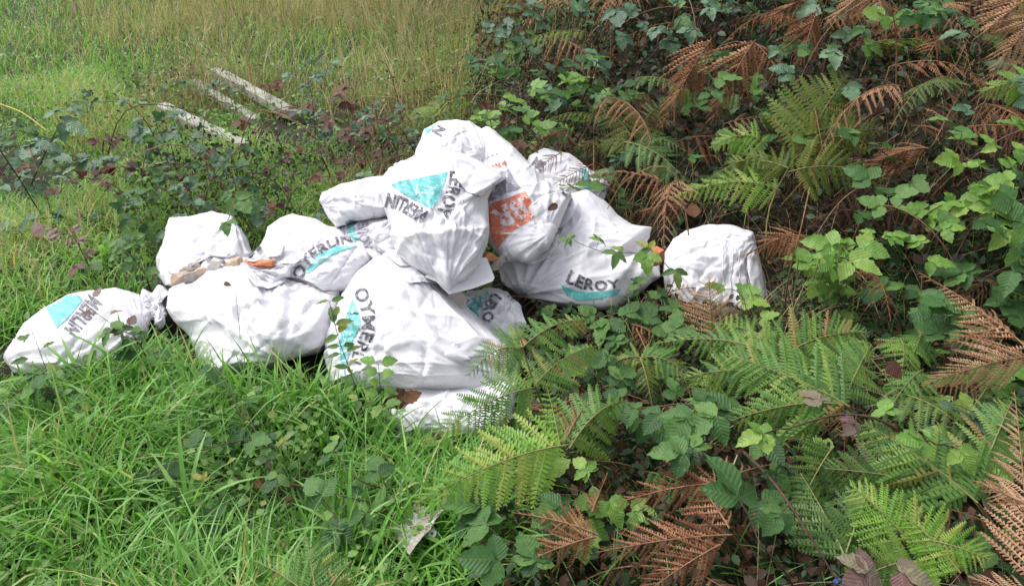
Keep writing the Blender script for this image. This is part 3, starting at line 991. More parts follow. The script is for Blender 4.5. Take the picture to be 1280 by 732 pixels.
# ------------------------------------------------------------------ plant pieces (unit meshes shared by every copy)
def leaflet_mesh(name, m, seed, wide=.36, fold=.18, droop=.22, serr=.09, n=9):
    r = random.Random(seed)
    V, F = [], []
    for i in range(n + 1):
        x = i / n
        w = wide * (math.sin(math.pi * min(1, (x * .97 + .03)) ** .72) ** .85) if i < n else .0
        if i == 0: w = .05
        s = 1 + (serr if i % 2 else -serr * .6)
        wl, wr = w * s * r.uniform(.94, 1.06), w * s * r.uniform(.94, 1.06)
        zc = -droop * x * x + .015 * r.uniform(-1, 1)
        und = .03 * math.sin(i * 1.9 + seed)
        V += [(x, 0, zc), (x - .04, wl * .55, zc + fold * wl * .55 + und * .4), (x + (.02 if i % 2 else -.01), wl, zc + fold * wl + und),
              (x - .04, -wr * .55, zc + fold * wr * .55 - und * .4), (x + (.02 if i % 2 else -.01), -wr, zc + fold * wr - und)]
    for i in range(n):
        a, b = 5 * i, 5 * i + 5
        F += [(a, b, b + 1, a + 1), (a + 1, b + 1, b + 2, a + 2), (a, a + 3, b + 3, b), (a + 3, a + 4, b + 4, b + 3)]
    return mesh(name, V, F, m)


def pinna_mesh(name, m, seed, n=13, wide=.125, bend=.15, curl=0.0, gap=.80):
    """one comb-like leaflet of a bracken frond, unit length along x"""
    r = random.Random(seed)
    V, F = [], []

    def bendz(x, y):
        return -bend * x * x - curl * abs(y) * 1.4 - .2 * abs(y)
    # midrib strip
    k0 = len(V)
    for i in range(7):
        x = i / 6
        hw = .012 * (1 - x) + .003
        V += [(x, hw, bendz(x, 0) + .004), (x, -hw, bendz(x, 0) + .004)]
    for i in range(6):
        F.append((k0 + 2 * i, k0 + 2 * i + 1, k0 + 2 * i + 3, k0 + 2 * i + 2))
    for k in range(n):
        x0 = (k + .15) / n
        st = 1.0 / n * gap
        prof = min(1, .55 + 3 * x0) * (1 - x0) ** .62 + .06
        for s in (1, -1):
            w = wide * prof * r.uniform(.86, 1.1)
            fw = .035 + .03 * x0 + r.uniform(-.008, .008)
            if curl and r.random() < .12: w *= .35
            pts = [(x0, 0), (x0 + st * .15 + fw * .55, w * .62), (x0 + fw + st * .2, w), (x0 + st * .8 + fw * .7, w * .72), (x0 + st, 0)]
            b0 = len(V)
            jz = r.uniform(-.012, .012)
            for (x, y) in pts:
                V.append((x, s * y, bendz(x, y) + jz * (y / (w + 1e-6))))
            F.append((b0, b0 + 1, b0 + 2, b0 + 3, b0 + 4) if s < 0 else (b0 + 4, b0 + 3, b0 + 2, b0 + 1, b0))
    return mesh(name, V, F, m)


LEAF = {k: [leaflet_mesh('leaf_' + k, m, 10 + i, wide=(.37, .33, .40)[i], fold=(.15, .3, .05)[i], droop=(.2, .32, .1)[i]) for i in range(3)] for k, m in LM.items()}
LEAF['grassy'] = [leaflet_mesh('leaf_shoot', LM['grassy'], 50 + i, wide=.24, fold=.2, droop=.2, serr=.02) for i in range(3)]
PINNA = {}
for k, m in FM.items():
    dead = k in ('brown', 'tan', 'dusk')
    PINNA[k] = [pinna_mesh('leaflet_' + k, m, 80 + i, n=13 if not dead else 14, wide=(.175, .155, .19)[i] if not dead else (.095, .08, .10)[i],
                           bend=((.45, .65, .25) if dead else (.12, .25, .05))[i], curl=.45 if dead else .08, gap=.86 if not dead else .68) for i in range(3)]


def frame(p, d, n, s, sy=None):
    x = Vector(d).normalized()
    z = Vector(n)
    z = z - x * z.dot(x)
    if z.length < 1e-4:
        z = Vector((0, 0, 1)) if abs(x.z) < .9 else Vector((1, 0, 0))
        z = z - x * z.dot(x)
    z.normalize()
    y = z.cross(x)
    sy = sy or s
    M = Matrix(((x.x * s, y.x * sy, z.x * s, p[0]), (x.y * s, y.y * sy, z.y * s, p[1]), (x.z * s, y.z * sy, z.z * s, p[2]), (0, 0, 0, 1)))
    return M


def place(name, me, M, parent):
    o = bpy.data.objects.new(name, me)
    COL.objects.link(o)
    o.parent = parent
    if parent.type == 'EMPTY' and parent.parent is None:
        o.matrix_parent_inverse = Matrix.Translation(-parent.location)
    o.matrix_basis = M
    return o


def tube_arrays(pts, r0, r1, k=5):
    pts = [Vector(p) for p in pts]
    V, F = [], []
    for i, p in enumerate(pts):
        t = (pts[min(i + 1, len(pts) - 1)] - pts[max(i - 1, 0)]).normalized()
        a = t.cross(Vector((0, 0, 1)))
        if a.length < 1e-3: a = t.cross(Vector((1, 0, 0)))
        a.normalize(); b = t.cross(a)
        r = r0 + (r1 - r0) * i / (len(pts) - 1)
        for q in range(k):
            an = 2 * math.pi * q / k
            V.append(p + a * (r * math.cos(an)) + b * (r * math.sin(an)))
    for i in range(len(pts) - 1):
        for q in range(k):
            F.append((i * k + q, i * k + (q + 1) % k, (i + 1) * k + (q + 1) % k, (i + 1) * k + q))
    return V, F


def tubes_mesh(name, lines, m):
    V, F = [], []
    for pts, r0, r1 in lines:
        v, f = tube_arrays(pts, r0, r1)
        o = len(V)
        V += v
        F += [tuple(i + o for i in q) for q in f]
    return mesh(name, V, F, m)


def bez(ctrl, n):
    """Catmull-Rom through the points"""
    c = [np.asarray(p, float) for p in ctrl]
    if len(c) == 2:
        return [c[0] + (c[1] - c[0]) * i / n for i in range(n + 1)]
    P = [2 * c[0] - c[1]] + c + [2 * c[-1] - c[-2]]
    out = []
    segs = len(c) - 1
    for i in range(n + 1):
        u = i / n * segs
        k = min(int(u), segs - 1)
        t = u - k
        p0, p1, p2, p3 = P[k], P[k + 1], P[k + 2], P[k + 3]
        out.append(.5 * ((2 * p1) + (-p0 + p2) * t + (2 * p0 - 5 * p1 + 4 * p2 - p3) * t * t + (-p0 + 3 * p1 - 3 * p2 + p3) * t ** 3))
    return out


def px3(q):
    """(px, py, up) -> on the ground raised by up; (px, py, None, d) -> at depth d"""
    if len(q) == 4:
        return at(q[0], q[1], q[3])
    return on_ground(q[0], q[1], q[2])[0]


TO_CAM_UP = Vector((0, -.55, .85))


def bramble(label, cane, leaf_px, nodes, kind='bramble', group='brambles', seed=0, cane_r=.003, root=True, trifol=True, first=.12, name='bramble', cat='bramble',
            spread=1.0, mixkind=None, mat=None, petiole=.7, face=.6, pair=False):
    r = random.Random(seed * 77 + 5)
    P = [px3(q) for q in cane]
    pts = bez(P, max(6, 4 * len(P)))
    if root:                       # carry the cane down to the soil
        a = np.array(pts[0]); g = hgt(a[0], a[1])
        if a[2] > g + .03:
            dx = np.array([r.uniform(-.05, .05), r.uniform(.02, .08), 0])
            b = a + dx; b[2] = hgt(b[0], b[1]) - .02
            mid = (a + b) / 2 + np.array([0, .02, .02])
            pts = [b, mid] + pts
    base = pts[0]
    t = empty(name, tuple(base))
    tag(t, label, cat, group)
    lines = [(pts, cane_r, cane_r * .5)]
    leaves = []
    total = len(pts)
    for i in range(nodes):
        u = first + (1 - first) * (i + r.uniform(.2, .8)) / nodes if i < nodes - 1 else 1.0
        f = u * (total - 1)
        k = min(int(f), total - 2)
        p = Vector(pts[k]) + (Vector(pts[k + 1]) - Vector(pts[k])) * (f - k)
        tdir = (Vector(pts[k + 1]) - Vector(pts[k])).normalized()
        d_ = max(.5, (Vector(CC) - p).dot(-Vector(CF)))
        L = leaf_px * d_ / FPX * r.uniform(.6, 1.15) * (.8 if group == 'brambles on the bank' and p.y > 2.4 else 1)
        side = 1 if i % 2 else -1
        lat = tdir.cross(Vector((0, 0, 1)))
        if lat.length < .2: lat = Vector((1, 0, 0))
        lat.normalize()
        for sd in ((side,) if not pair else (1, -1)):
            out = (lat * sd * r.uniform(.4, 1.0) + Vector((r.uniform(-.5, .5), r.uniform(-.6, .1), r.uniform(-.1, .6))) + tdir * .5).normalized()
            if i == nodes - 1 and not pair: out = (tdir + Vector((0, 0, .1))).normalized()
            e = p + out * L * petiole * r.uniform(.7, 1.3) * spread
            lines.append(([p, (p + e) / 2 + Vector((0, 0, .08 * L)), e], cane_r * .45, cane_r * .3))
            nrm = (Vector((r.uniform(-.45, .45), r.uniform(-.4, .3), 0)) + TO_CAM_UP * face + Vector((0, 0, 1 - face))).normalized()
            flat = (out - nrm * out.dot(nrm))
            if flat.length < .1: flat = lat.copy()
            flat.normalize()
            yv = nrm.cross(flat)
            kk = kind if mixkind is None or r.random() > .35 else mixkind
            ms_ = LEAF[kk]
            if trifol:
                spec_ = [(0, 1.0, .12), (70, .8, 0), (-70, .8, 0)]
                if r.random() < .25: spec_ += [(118, .62, 0), (-118, .62, 0)]
                for ang, s, sh in spec_:
                    an = math.radians(ang + r.uniform(-12, 12))
                    dd = flat * math.cos(an) + yv * math.sin(an)
                    nn = (nrm + Vector((r.uniform(-.3, .3), r.uniform(-.3, .3), r.uniform(-.1, .2)))).normalized()
                    leaves.append((r.choice(ms_), frame(e + dd * sh * L, dd + Vector((0, 0, -.12)), nn, L * s)))
            else:
                leaves.append((r.choice(ms_), frame(e, flat, nrm, L)))
    link('stem', tubes_mesh('stem', lines, mat or M_CANE), t)
    for me, M in leaves:
        place('leaf', me, M, t)
    return t


def frond_points(a, b, arch, n=18):
    a, b = np.asarray(a, float), np.asarray(b, float)
    L = np.linalg.norm(b - a)
    out = []
    for i in range(n + 1):
        t = i / n
        p = a + (b - a) * t
        p[2] += arch * L * 4 * t * (1 - t) * (1 - .35 * t)
        out.append(p)
    return out


def frond(parent, a, b, width, kind, n=15, arch=.12, seed=0, tilt=(0, -.35, .8), sag=.25, skip=.06, mat=None, start=.04, ragged=.0, obj_parts=True):
    """one frond (midrib) with its pairs of leaflets; width in metres is the longest leaflet"""
    r = random.Random(seed * 13 + 1)
    pts = frond_points(a, b, arch)
    m = mat or (M_RACHIS_BROWN if kind in ('brown', 'tan', 'dusk') else M_STALK)
    fo = link('frond', tubes_mesh('frond_midrib', [(pts, .0024, .0008)], m), parent)
    N_ = Vector(tilt).normalized()
    for i in range(n):
        u = start + (1 - start) * i / (n - .3)
        f = u * (len(pts) - 1)
        k = min(int(f), len(pts) - 2)
        p = Vector(pts[k]) + (Vector(pts[k + 1]) - Vector(pts[k])) * (f - k)
        td = (Vector(pts[k + 1]) - Vector(pts[k])).normalized()
        yv = N_.cross(td)
        if yv.length < .05: yv = Vector((1, 0, 0))
        yv.normalize()
        prof = (1 - u) ** .75 * min(1, .72 + 2.2 * u) + .07
        for s in (1, -1):
            if r.random() < skip: continue
            L = width * prof * r.uniform(.85, 1.12) * (1 - ragged * r.random())
            an = math.radians((52 if kind in ('brown', 'tan', 'dusk') else 68) - 22 * u + r.uniform(-7, 7))
            d = td * math.cos(an) + yv * (s * math.sin(an)) + Vector((0, 0, -sag * r.uniform(.5, 1.4)))
            nn = N_ + Vector((r.uniform(-.2, .2), r.uniform(-.2, .2), 0)) * (1 + 2 * ragged)
            place('leaflet', r.choice(PINNA[kind]), frame(p, d, nn, L), fo)
    return fo


def fern(label, stem, fronds, group='green bracken', name='bracken_fern', seed=0, kind='green', root=True):
    """stem: list of (px,py,up) ; fronds: dicts with a, b (pixels) and width in pixels"""
    P = [px3(q) for q in stem]
    pts = bez(P, 10) if len(P) > 1 else P
    a = np.array(pts[0]); g = hgt(a[0], a[1])
    if root:
        b0 = a.copy(); b0[1] += .03; b0[2] = hgt(b0[0], b0[1]) - .02
        pts = [b0] + pts
    t = empty(name, tuple(pts[0]))
    tag(t, label, 'fern', group)
    dead = kind in ('brown', 'tan', 'dusk')
    if len(pts) > 1:
        link('stem', tubes_mesh('stem', [(pts, .0042, .0022)], M_RACHIS_BROWN if dead else M_STALK), t)
    for i, f in enumerate(fronds):
        A, B = px3(f['a']), px3(f['b'])
        dmid = (Vector(CC) - Vector((A + B) / 2)).dot(-Vector(CF))
        frond(t, A, B, f['w'] * dmid / FPX, f.get('k', kind), f.get('n', 15), f.get('arch', .1), seed * 10 + i,
              f.get('tilt', (0, -.45, .8)), f.get('sag', .25), f.get('skip', .05), ragged=f.get('rag', .25 if dead else .05))
    return t


# ------------------------------------------------------------------ grass and other ground cover (nobody could count it)
FOOT = np.zeros((500, 500), bool)          # 2 cm cells over x -5..5, y 0..10: where sacks stand
for bag in BAGS.values():
    P = bag['P'][bag['P'][:, 2] < .22]
    ix = ((P[:, 0] + 5) / .02).astype(int); iy = (P[:, 1] / .02).astype(int)
    ok = (ix > 1) & (ix < 498) & (iy > 1) & (iy < 498)
    for dx in (-1, 0, 1):
        for dy in (-1, 0, 1):
            FOOT[ix[ok] + dx, iy[ok] + dy] = True


def fill_cols(mask):
    out = mask.copy()
    for i in range(mask.shape[0]):
        w = np.flatnonzero(mask[i])
        if len(w):                      # fill each run between marks less than 0.5 m apart
            for a, b in zip(w[:-1], w[1:]):
                if b - a < 25: out[i, a:b] = True
    return out


FOOT = fill_cols(FOOT)


def under_sack(x, y):
    ix = np.clip(((x + 5) / .02).astype(int), 0, 499); iy = np.clip((y / .02).astype(int), 0, 499)
    return FOOT[ix, iy]


def blades(name, label, x, y, length, width, lean, mat, seg=4, tint=None, az=None, droop=1.0, seed=1, cat_kind='stuff', zoff=0.0):
    r = np.random.default_rng(seed)
    n = len(x)
    az = r.uniform(0, 2 * np.pi, n) if az is None else az
    tint = r.random(n) if tint is None else tint
    z0 = hgt(x, y) - .01 + zoff
    s = np.linspace(0, 1, seg + 1)
    hx, hy = np.cos(az), np.sin(az)
    # direction across the blade
    tw = az + np.pi / 2 + r.normal(0, .5, n)
    wx, wy = np.cos(tw), np.sin(tw)
    V = np.zeros((n, seg + 1, 2, 3), np.float32)
    curve = lean * (1 + r.normal(0, .25, n))
    for i, t in enumerate(s):
        out = length * (curve * t ** 2 * droop + .12 * t)
        up = length * (t - .55 * np.minimum(curve, 1.3) ** 2 * t ** 3)
        w = width * (1 - t ** 1.8) * (.55 + .9 * min(t, .5)) + .0004
        for k, sg in enumerate((-1, 1)):
            V[:, i, k, 0] = x + hx * out + sg * wx * w / 2
            V[:, i, k, 1] = y + hy * out + sg * wy * w / 2
            V[:, i, k, 2] = np.maximum(z0 + up, z0 + .012)
    b = (np.arange(n) * (seg + 1) * 2)[:, None] + np.arange(seg)[None] * 2
    F = np.stack([b, b + 1, b + 3, b + 2], -1).reshape(-1, 4)
    T = np.repeat(tint, (seg + 1) * 2)
    o = link(name, fast_mesh(name, V.reshape(-1, 3), F, mat, True, {'tint': T}))
    tag(o, label, None, kind='stuff')
    return o


def clumpy(x, y, f=3.0, seed=0):
    P = np.stack([x, y, np.zeros_like(x)], -1)
    return smooth_noise(P, f, seed, 16)


GM = leaf_mat('grass_green', [(0, (.06, .16, .028)), (.35, (.13, .30, .045)), (.7, (.175, .385, .075)), (.92, (.28, .47, .15)), (1, (.48, .42, .18))], by='tint', rough=.42, transl=.35, tcol=1.5)
GM2 = leaf_mat('grass_far', [(0, (.08, .21, .04)), (.4, (.18, .38, .07)), (.75, (.27, .48, .11)), (.9, (.40, .46, .18)), (1, (.52, .42, .24))], by='tint', rough=.5, transl=.35, tcol=1.4)
GDRY = leaf_mat('grass_dry', [(0, (.17, .12, .065)), (.45, (.44, .36, .21)), (.8, (.66, .56, .37)), (.9, (.18, .22, .06)), (1, (.12, .20, .05))], by='tint', rough=.7, transl=.25, tcol=1.2, spec=.2)
LIT = leaf_mat('litter', [(0, (.018, .009, .006)), (.5, (.05, .022, .012)), (.88, (.13, .06, .03)), (1, (.28, .16, .09))], by='tint', rough=.8, transl=.1, spec=.25)
COVER = leaf_mat('ground_cover', [(0, (.06, .14, .03)), (.5, (.12, .25, .045)), (.9, (.19, .33, .07)), (1, (.28, .30, .10))], by='tint', rough=.5, transl=.3)
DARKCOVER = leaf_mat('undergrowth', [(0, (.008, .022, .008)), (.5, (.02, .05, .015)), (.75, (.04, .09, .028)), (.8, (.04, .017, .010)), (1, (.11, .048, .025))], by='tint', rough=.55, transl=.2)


def leaf_bits(name, label, x, y, z, size, mat, seed, flat=.5, tint=None, aspect=.55):
    """a scatter of small folded leaves, one mesh"""
    r = np.random.default_rng(seed)
    n = len(x)
    tint = r.random(n) if tint is None else tint
    d = r.normal(size=(n, 3)); d[:, 2] *= flat; d /= np.linalg.norm(d, axis=1, keepdims=True)
    nn = r.normal(size=(n, 3)) * .55 + np.array([0, -.25, 1.0]); nn /= np.linalg.norm(nn, axis=1, keepdims=True)
    s_ = np.cross(nn, d); s_ /= np.linalg.norm(s_, axis=1, keepdims=True) + 1e-9
    up = np.cross(d, s_)
    c = np.stack([x, y, z], -1)
    S = size[:, None]
    pts = [c - d * S * .5, c - d * S * .1 + s_ * S * aspect * .5 + up * S * .1, c + d * S * .25 + s_ * S * aspect * .42 + up * S * .08, c + d * S * .5 - up * S * .08,
           c + d * S * .25 - s_ * S * aspect * .42 + up * S * .08, c - d * S * .1 - s_ * S * aspect * .5 + up * S * .1, c + up * 0]
    V = np.stack(pts, 1).reshape(-1, 3)
    b = np.arange(n) * 7
    F = np.concatenate([np.stack([b, b + 6, b + 2, b + 1], -1), np.stack([b + 6, b + 3, b + 2, b + 2], -1)[:, :3].repeat(1, 0)[:, [0, 1, 2, 2]] if False else np.stack([b + 6, b + 4, b + 3, b + 2], -1),
                        np.stack([b, b + 5, b + 4, b + 6], -1)])
    o = link(name, fast_mesh(name, V, F, mat, True, {'tint': np.repeat(tint, 7)}))
    tag(o, label, None, kind='stuff')
    return o


def right_zone(x, y):
    """1 inside the bracken and bramble thicket, 0 on the grassy verge"""
    edge = np.where(y < 2.6, -.10 + .02 * np.sin(9 * y), -.10 + .5 * smooth(2.6, 2.9, y) - .40 * np.maximum(y - 2.9, 0))
    edge = np.maximum(edge, -.35)
    return smooth(-.12, .18, x - edge)


r_ = np.random.default_rng(3)
# near verge, long wet grass
n = 26000
x = r_.uniform(-2.3, .35, n); y = r_.uniform(.95, 2.75, n)
k = (~under_sack(x, y)) & (r_.random(n) > right_zone(x, y) * .96) & (clumpy(x, y, 5, 4) > -2.0 + .8 * r_.random(n)) & (np.abs(x) < .25 + .82 * y)
x, y = x[k], y[k]
cl = clumpy(x, y, 4, 8)
ln = (.085 + .04 * cl + .07 * r_.random(len(x))).clip(.035, .22) * np.where(r_.random(len(x)) < .18, 1.5, 1)
wd = r_.uniform(.0045, .0115, len(x)) * np.where(r_.random(len(x)) < .14, 1.7, 1)
blades('grass', 'long fresh green grass on the verge before the sacks', x, y, ln, wd, r_.uniform(.25, 1.35, len(x)), GM, 5,
       tint=np.clip(r_.normal(.5, .22, len(x)) + .10 * cl, 0, 1), az=np.where(r_.random(len(x)) < .3, clumpy(x, y, 2.2, 15) * 2.2 + r_.normal(0, .6, len(x)), r_.uniform(0, 6.28, len(x))), seed=5)
# verge behind the heap
n = 60000
x = r_.uniform(-5.2, .6, n); y = r_.uniform(2.4, 7.5, n)
k = (~under_sack(x, y)) & (r_.random(n) > right_zone(x, y) * .8) & (r_.random(n) < (4.2 / np.maximum(y, 2.4)) ** 1.1) & (np.abs(x) < .4 + .75 * y) & (clumpy(x, y, 2.5, 21) > -1.9 + r_.random(n))
x, y = x[k], y[k]
cl = clumpy(x, y, 2.5, 22)
blades('grass', 'shorter green grass of the clearing behind the sacks', x, y, (.11 + .05 * cl + .06 * r_.random(len(x))).clip(.05, .3), r_.uniform(.004, .010, len(x)), r_.uniform(.3, 1.2, len(x)), GM2, 4,
       tint=np.clip(r_.normal(.55, .25, len(x)) + .12 * cl, 0, 1), seed=6)
n = 26000
x = r_.uniform(-10, 4, n); y = r_.uniform(7, 15, n)
k = (np.abs(x) < .8 + .75 * y)
x, y = x[k], y[k]
blades('grass', 'rough grass far across the clearing', x, y, r_.uniform(.10, .32, len(x)), r_.uniform(.008, .016, len(x)), r_.uniform(.3, 1.0, len(x)), GM2, 3, seed=7)
# dry standing grass
n = 34000
x = r_.uniform(-8.0, 1.6, n); y = r_.uniform(5.0, 11.5, n)
dens = smooth(5.0, 8.2, y + .9 * clumpy(x, y, 1.2, 31) + .25 * (x + 1.5)) * smooth(-5.2, -2.2, x + .5 * clumpy(x, y, 1.0, 35))
k = (dens > r_.random(n)) & (clumpy(x, y, 1.9, 33) > -1.2 + 1.3 * r_.random(n))
x, y = x[k], y[k]
blades('dry_grass', 'tall straw-coloured dead grass at the back of the clearing', x, y, r_.uniform(.15, .62, len(x)), r_.uniform(.004, .009, len(x)), np.abs(r_.normal(.45, .45, len(x))), GDRY, 4,
       tint=np.clip(r_.normal(.62, .25, len(x)), 0, 1), seed=8, az=clumpy(x, y, 1.5, 37) * 1.6 + r_.normal(0, .9, len(x)))
n = 7000
x = r_.uniform(-6.0, 1.4, n); y = r_.uniform(5.0, 11.0, n)
k = clumpy(x, y, 1.7, 38) > -.4 + 1.2 * r_.random(n)
x, y = x[k], y[k]
leaf_bits('ground_cover', 'leafy weeds between the dry stems at the back', x, y, hgt(x, y) + r_.uniform(.03, .30, len(x)), r_.uniform(.02, .05, len(x)), COVER, 39, aspect=.6)
# tangle of weeds just behind the heap
n = 9000
x = r_.uniform(-2.2, .3, n); y = r_.uniform(2.9, 5.2, n)
k = (~under_sack(x, y)) & (clumpy(x, y, 2.6, 45) > -.3 + .9 * r_.random(n)) & (y > 3.0 - .25 * (x + .6)) & (y < 4.4 + .6 * smooth(-1.2, -.4, x))
x, y = x[k], y[k]
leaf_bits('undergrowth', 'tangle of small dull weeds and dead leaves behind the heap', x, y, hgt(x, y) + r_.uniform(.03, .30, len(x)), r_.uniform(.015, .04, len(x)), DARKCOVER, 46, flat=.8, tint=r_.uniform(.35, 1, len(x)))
# brown weed stalks of the clearing
n = 11000
x = r_.uniform(-3.8, .5, n); y = r_.uniform(3.0, 7.0, n)
k = (~under_sack(x, y)) & (clumpy(x, y, 1.8, 43) > -.1 + .9 * r_.random(n)) & (np.abs(x) < .4 + .75 * y)
x, y = x[k], y[k]
blades('dead_weeds', 'thin brown dead weed stalks standing in the clearing grass', x, y, r_.uniform(.15, .45, len(x)), r_.uniform(.0025, .005, len(x)), np.abs(r_.normal(.25, .35, len(x))), GDRY, 4,
       tint=np.clip(r_.normal(.22, .25, len(x)), 0, .8), seed=18)
n2 = len(x) // 3
leaf_bits('dead_weeds', 'dark withered leaves and seed heads on the dead weeds', x[:n2], y[:n2], hgt(x[:n2], y[:n2]) + r_.uniform(.08, .36, n2), r_.uniform(.01, .03, n2), LIT, 19, flat=.9)
# thin dead grass among the bracken
n = 2600
x = r_.uniform(.05, 2.6, n); y = r_.uniform(1.1, 3.6, n)
k = (~under_sack(x, y)) & (clumpy(x, y, 3, 41) > .2) & (right_zone(x, y) > .3)
x, y = x[k], y[k]
blades('dry_grass', 'thin dead grass stems tangled low among the bracken', x, y, r_.uniform(.15, .38, len(x)), r_.uniform(.0018, .0035, len(x)), r_.uniform(.4, 1.4, len(x)), GDRY, 5,
       tint=np.clip(r_.normal(.4, .25, len(x)), 0, .85), seed=9)
# ground cover on the verge
n = 15000
x = r_.uniform(-4.5, .3, n); y = r_.uniform(1.0, 7.0, n)
k = (~under_sack(x, y)) & (clumpy(x, y, 2.8, 51) > -.2 + .7 * r_.random(n)) & (r_.random(n) > right_zone(x, y) * .7) & (np.abs(x) < .3 + .8 * y)
x, y = x[k], y[k]
leaf_bits('ground_cover', 'small leafy weeds growing through the grass', x, y, hgt(x, y) + r_.uniform(.02, .12, len(x)), r_.uniform(.014, .04, len(x)), COVER, 52, aspect=.75)
n = 9000
x = r_.uniform(-2.0, .1, n); y = r_.uniform(1.0, 2.6, n)
k = (~under_sack(x, y)) & (clumpy(x, y, 5, 55) > .1 + .6 * r_.random(n))
x, y = x[k], y[k]
leaf_bits('ground_cover', 'patches of small rounded weeds in the near grass', x, y, hgt(x, y) + r_.uniform(.03, .11, len(x)), r_.uniform(.012, .032, len(x)), COVER, 56, aspect=.8)
# leaf litter under the thicket and round the sacks
n = 16000
x = r_.uniform(-2.4, 3.2, n); y = r_.uniform(.9, 5.2, n)
k = (r_.random(n) < .12 + .88 * right_zone(x, y)) & (np.abs(x) < .4 + .85 * y)
x, y = x[k], y[k]
leaf_bits('leaf_litter', 'brown dead leaves and crumbled fern on the soil', x, y, hgt(x, y) + r_.uniform(.003, .06, len(x)), r_.uniform(.015, .05, len(x)), LIT, 53, flat=.35)
n = 15000
x = r_.uniform(-.1, 2.3, n); y = r_.uniform(1.0, 2.9, n)
k = (~under_sack(x, y)) & (right_zone(x, y) > .5) & (np.abs(x) < .4 + .8 * y)
x, y = x[k], y[k]
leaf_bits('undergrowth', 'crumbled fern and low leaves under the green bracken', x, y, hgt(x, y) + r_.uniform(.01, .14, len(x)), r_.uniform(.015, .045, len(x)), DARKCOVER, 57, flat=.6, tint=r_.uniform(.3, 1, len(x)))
n = 2200
x = r_.uniform(-.1, 2.0, n); y = r_.uniform(1.05, 2.8, n)
k = (~under_sack(x, y)) & (clumpy(x, y, 4, 58) > 0)
x, y = x[k], y[k]
blades('grass', 'thin green grass growing up between the ferns', x, y, r_.uniform(.1, .25, len(x)), r_.uniform(.003, .006, len(x)), r_.uniform(.4, 1.3, len(x)), GM, 5, seed=59)
# dark low undergrowth on the bank
n = 52000
x = r_.uniform(-.4, 5.0, n); y = r_.uniform(1.1, 7.5, n)
s_ = (x - 1.05) * .757 + (y - 2.5) * .654
k = (~under_sack(x, y)) & (right_zone(x, y) > .5) & (s_ + .25 * clumpy(x, y, 3, 61) > -.05) & (np.abs(x) < .6 + .85 * y)
x, y = x[k], y[k]
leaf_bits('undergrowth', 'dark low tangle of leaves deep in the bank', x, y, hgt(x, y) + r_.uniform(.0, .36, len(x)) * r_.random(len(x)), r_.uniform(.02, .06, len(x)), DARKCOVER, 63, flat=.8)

# ------------------------------------------------------------------ bracken: the ferns one can pick out
GB = 'green bracken ferns'
DB = 'dead brown bracken'
fern('green bracken leaning over the front sack, three fronds from one pale stem', [(690, 530, .10), (683, 517, .16), (668, 480, .30), (652, 432, .42)],
     [dict(a=(668, 484, .30), b=(534, 552, .18), w=58, n=19, k='green', arch=.10, tilt=(-.1, -.75, .7), sag=.35),
      dict(a=(655, 440, .40), b=(584, 470, .40), w=40, n=15, arch=.25, tilt=(.2, -.6, .8), sag=.35),
      dict(a=(653, 434, .42), b=(750, 402, .30), w=40, n=16, arch=.10, tilt=(0, -.5, .8)),
      dict(a=(668, 482, .32), b=(752, 432, .30), w=48, n=16, arch=.12, tilt=(-.2, -.6, .7), k='green'),
      dict(a=(653, 434, .42), b=(634, 404, .40), w=22, n=11, arch=.1)], GB, seed=1)
fern('yellow-green bracken with rusty tips arching low in front of the sacks', [(735, 590, .05), (715, 570, .16), (698, 556, .25)],
     [dict(a=(706, 556, .30), b=(518, 630, .20), w=74, n=22, arch=.08, tilt=(-.15, -.8, .6), sag=.4, k='bright'),
      dict(a=(700, 556, .26), b=(684, 484, .32), w=34, n=10, arch=.05, k='bright', tilt=(0, -.9, .5)),
      dict(a=(712, 560, .25), b=(785, 500, .28), w=62, n=13, arch=.2, tilt=(.1, -.8, .5), k='green', sag=.5),
      dict(a=(705, 556, .25), b=(742, 500, .30), w=34, n=12, arch=.2, k='tan', tilt=(0, -.9, .5))], GB, seed=2)
fern('broad green bracken spreading below the weathered sack, its longest frond combed flat', [(1090, 545, .12), (1065, 515, .30), (1055, 505, .36)],
     [dict(a=(1062, 508, .36), b=(905, 442, .42), w=82, n=22, arch=.05, tilt=(0, -.75, .75), sag=.12),
      dict(a=(1055, 500, .36), b=(1090, 430, .38), w=58, n=16, arch=.1, tilt=(.2, -.7, .7), sag=.15),
      dict(a=(1050, 505, .36), b=(900, 530, .30), w=55, n=18, arch=.1, tilt=(0, -.8, .6), sag=.3)], GB, seed=3)
fern('green bracken with pinkish tips touching the bottom of the weathered sack', [(960, 470, .1), (985, 440, .32)],
     [dict(a=(985, 440, .32), b=(1085, 415, .36), w=52, n=17, arch=.12, tilt=(0, -.7, .7), sag=.2),
      dict(a=(985, 440, .34), b=(880, 402, .30), w=48, n=16, arch=.1, tilt=(0, -.7, .7)),
      dict(a=(975, 450, .34), b=(815, 430, .30), w=46, n=18, arch=.14, tilt=(0, -.7, .7), sag=.3),
      dict(a=(960, 470, .30), b=(845, 475, .28), w=44, n=16, arch=.12, tilt=(0, -.7, .7), sag=.3)], GB, seed=4)
fern('large dark green bracken with long even leaflets above the red-leaved bramble', [(1245, 660, .1), (1225, 632, .34), (1217, 623, .38)],
     [dict(a=(1222, 628, .38), b=(1080, 528, .44), w=92, n=20, arch=.05, tilt=(.1, -.75, .7), sag=.15, k='green'),
      dict(a=(1215, 620, .38), b=(1265, 500, .40), w=70, n=18, arch=.1, tilt=(.1, -.7, .7), k='green'),
      dict(a=(1180, 610, .36), b=(1030, 585, .38), w=72, n=18, arch=.05, tilt=(0, -.8, .6), k='dark')], GB, seed=5, kind='green')
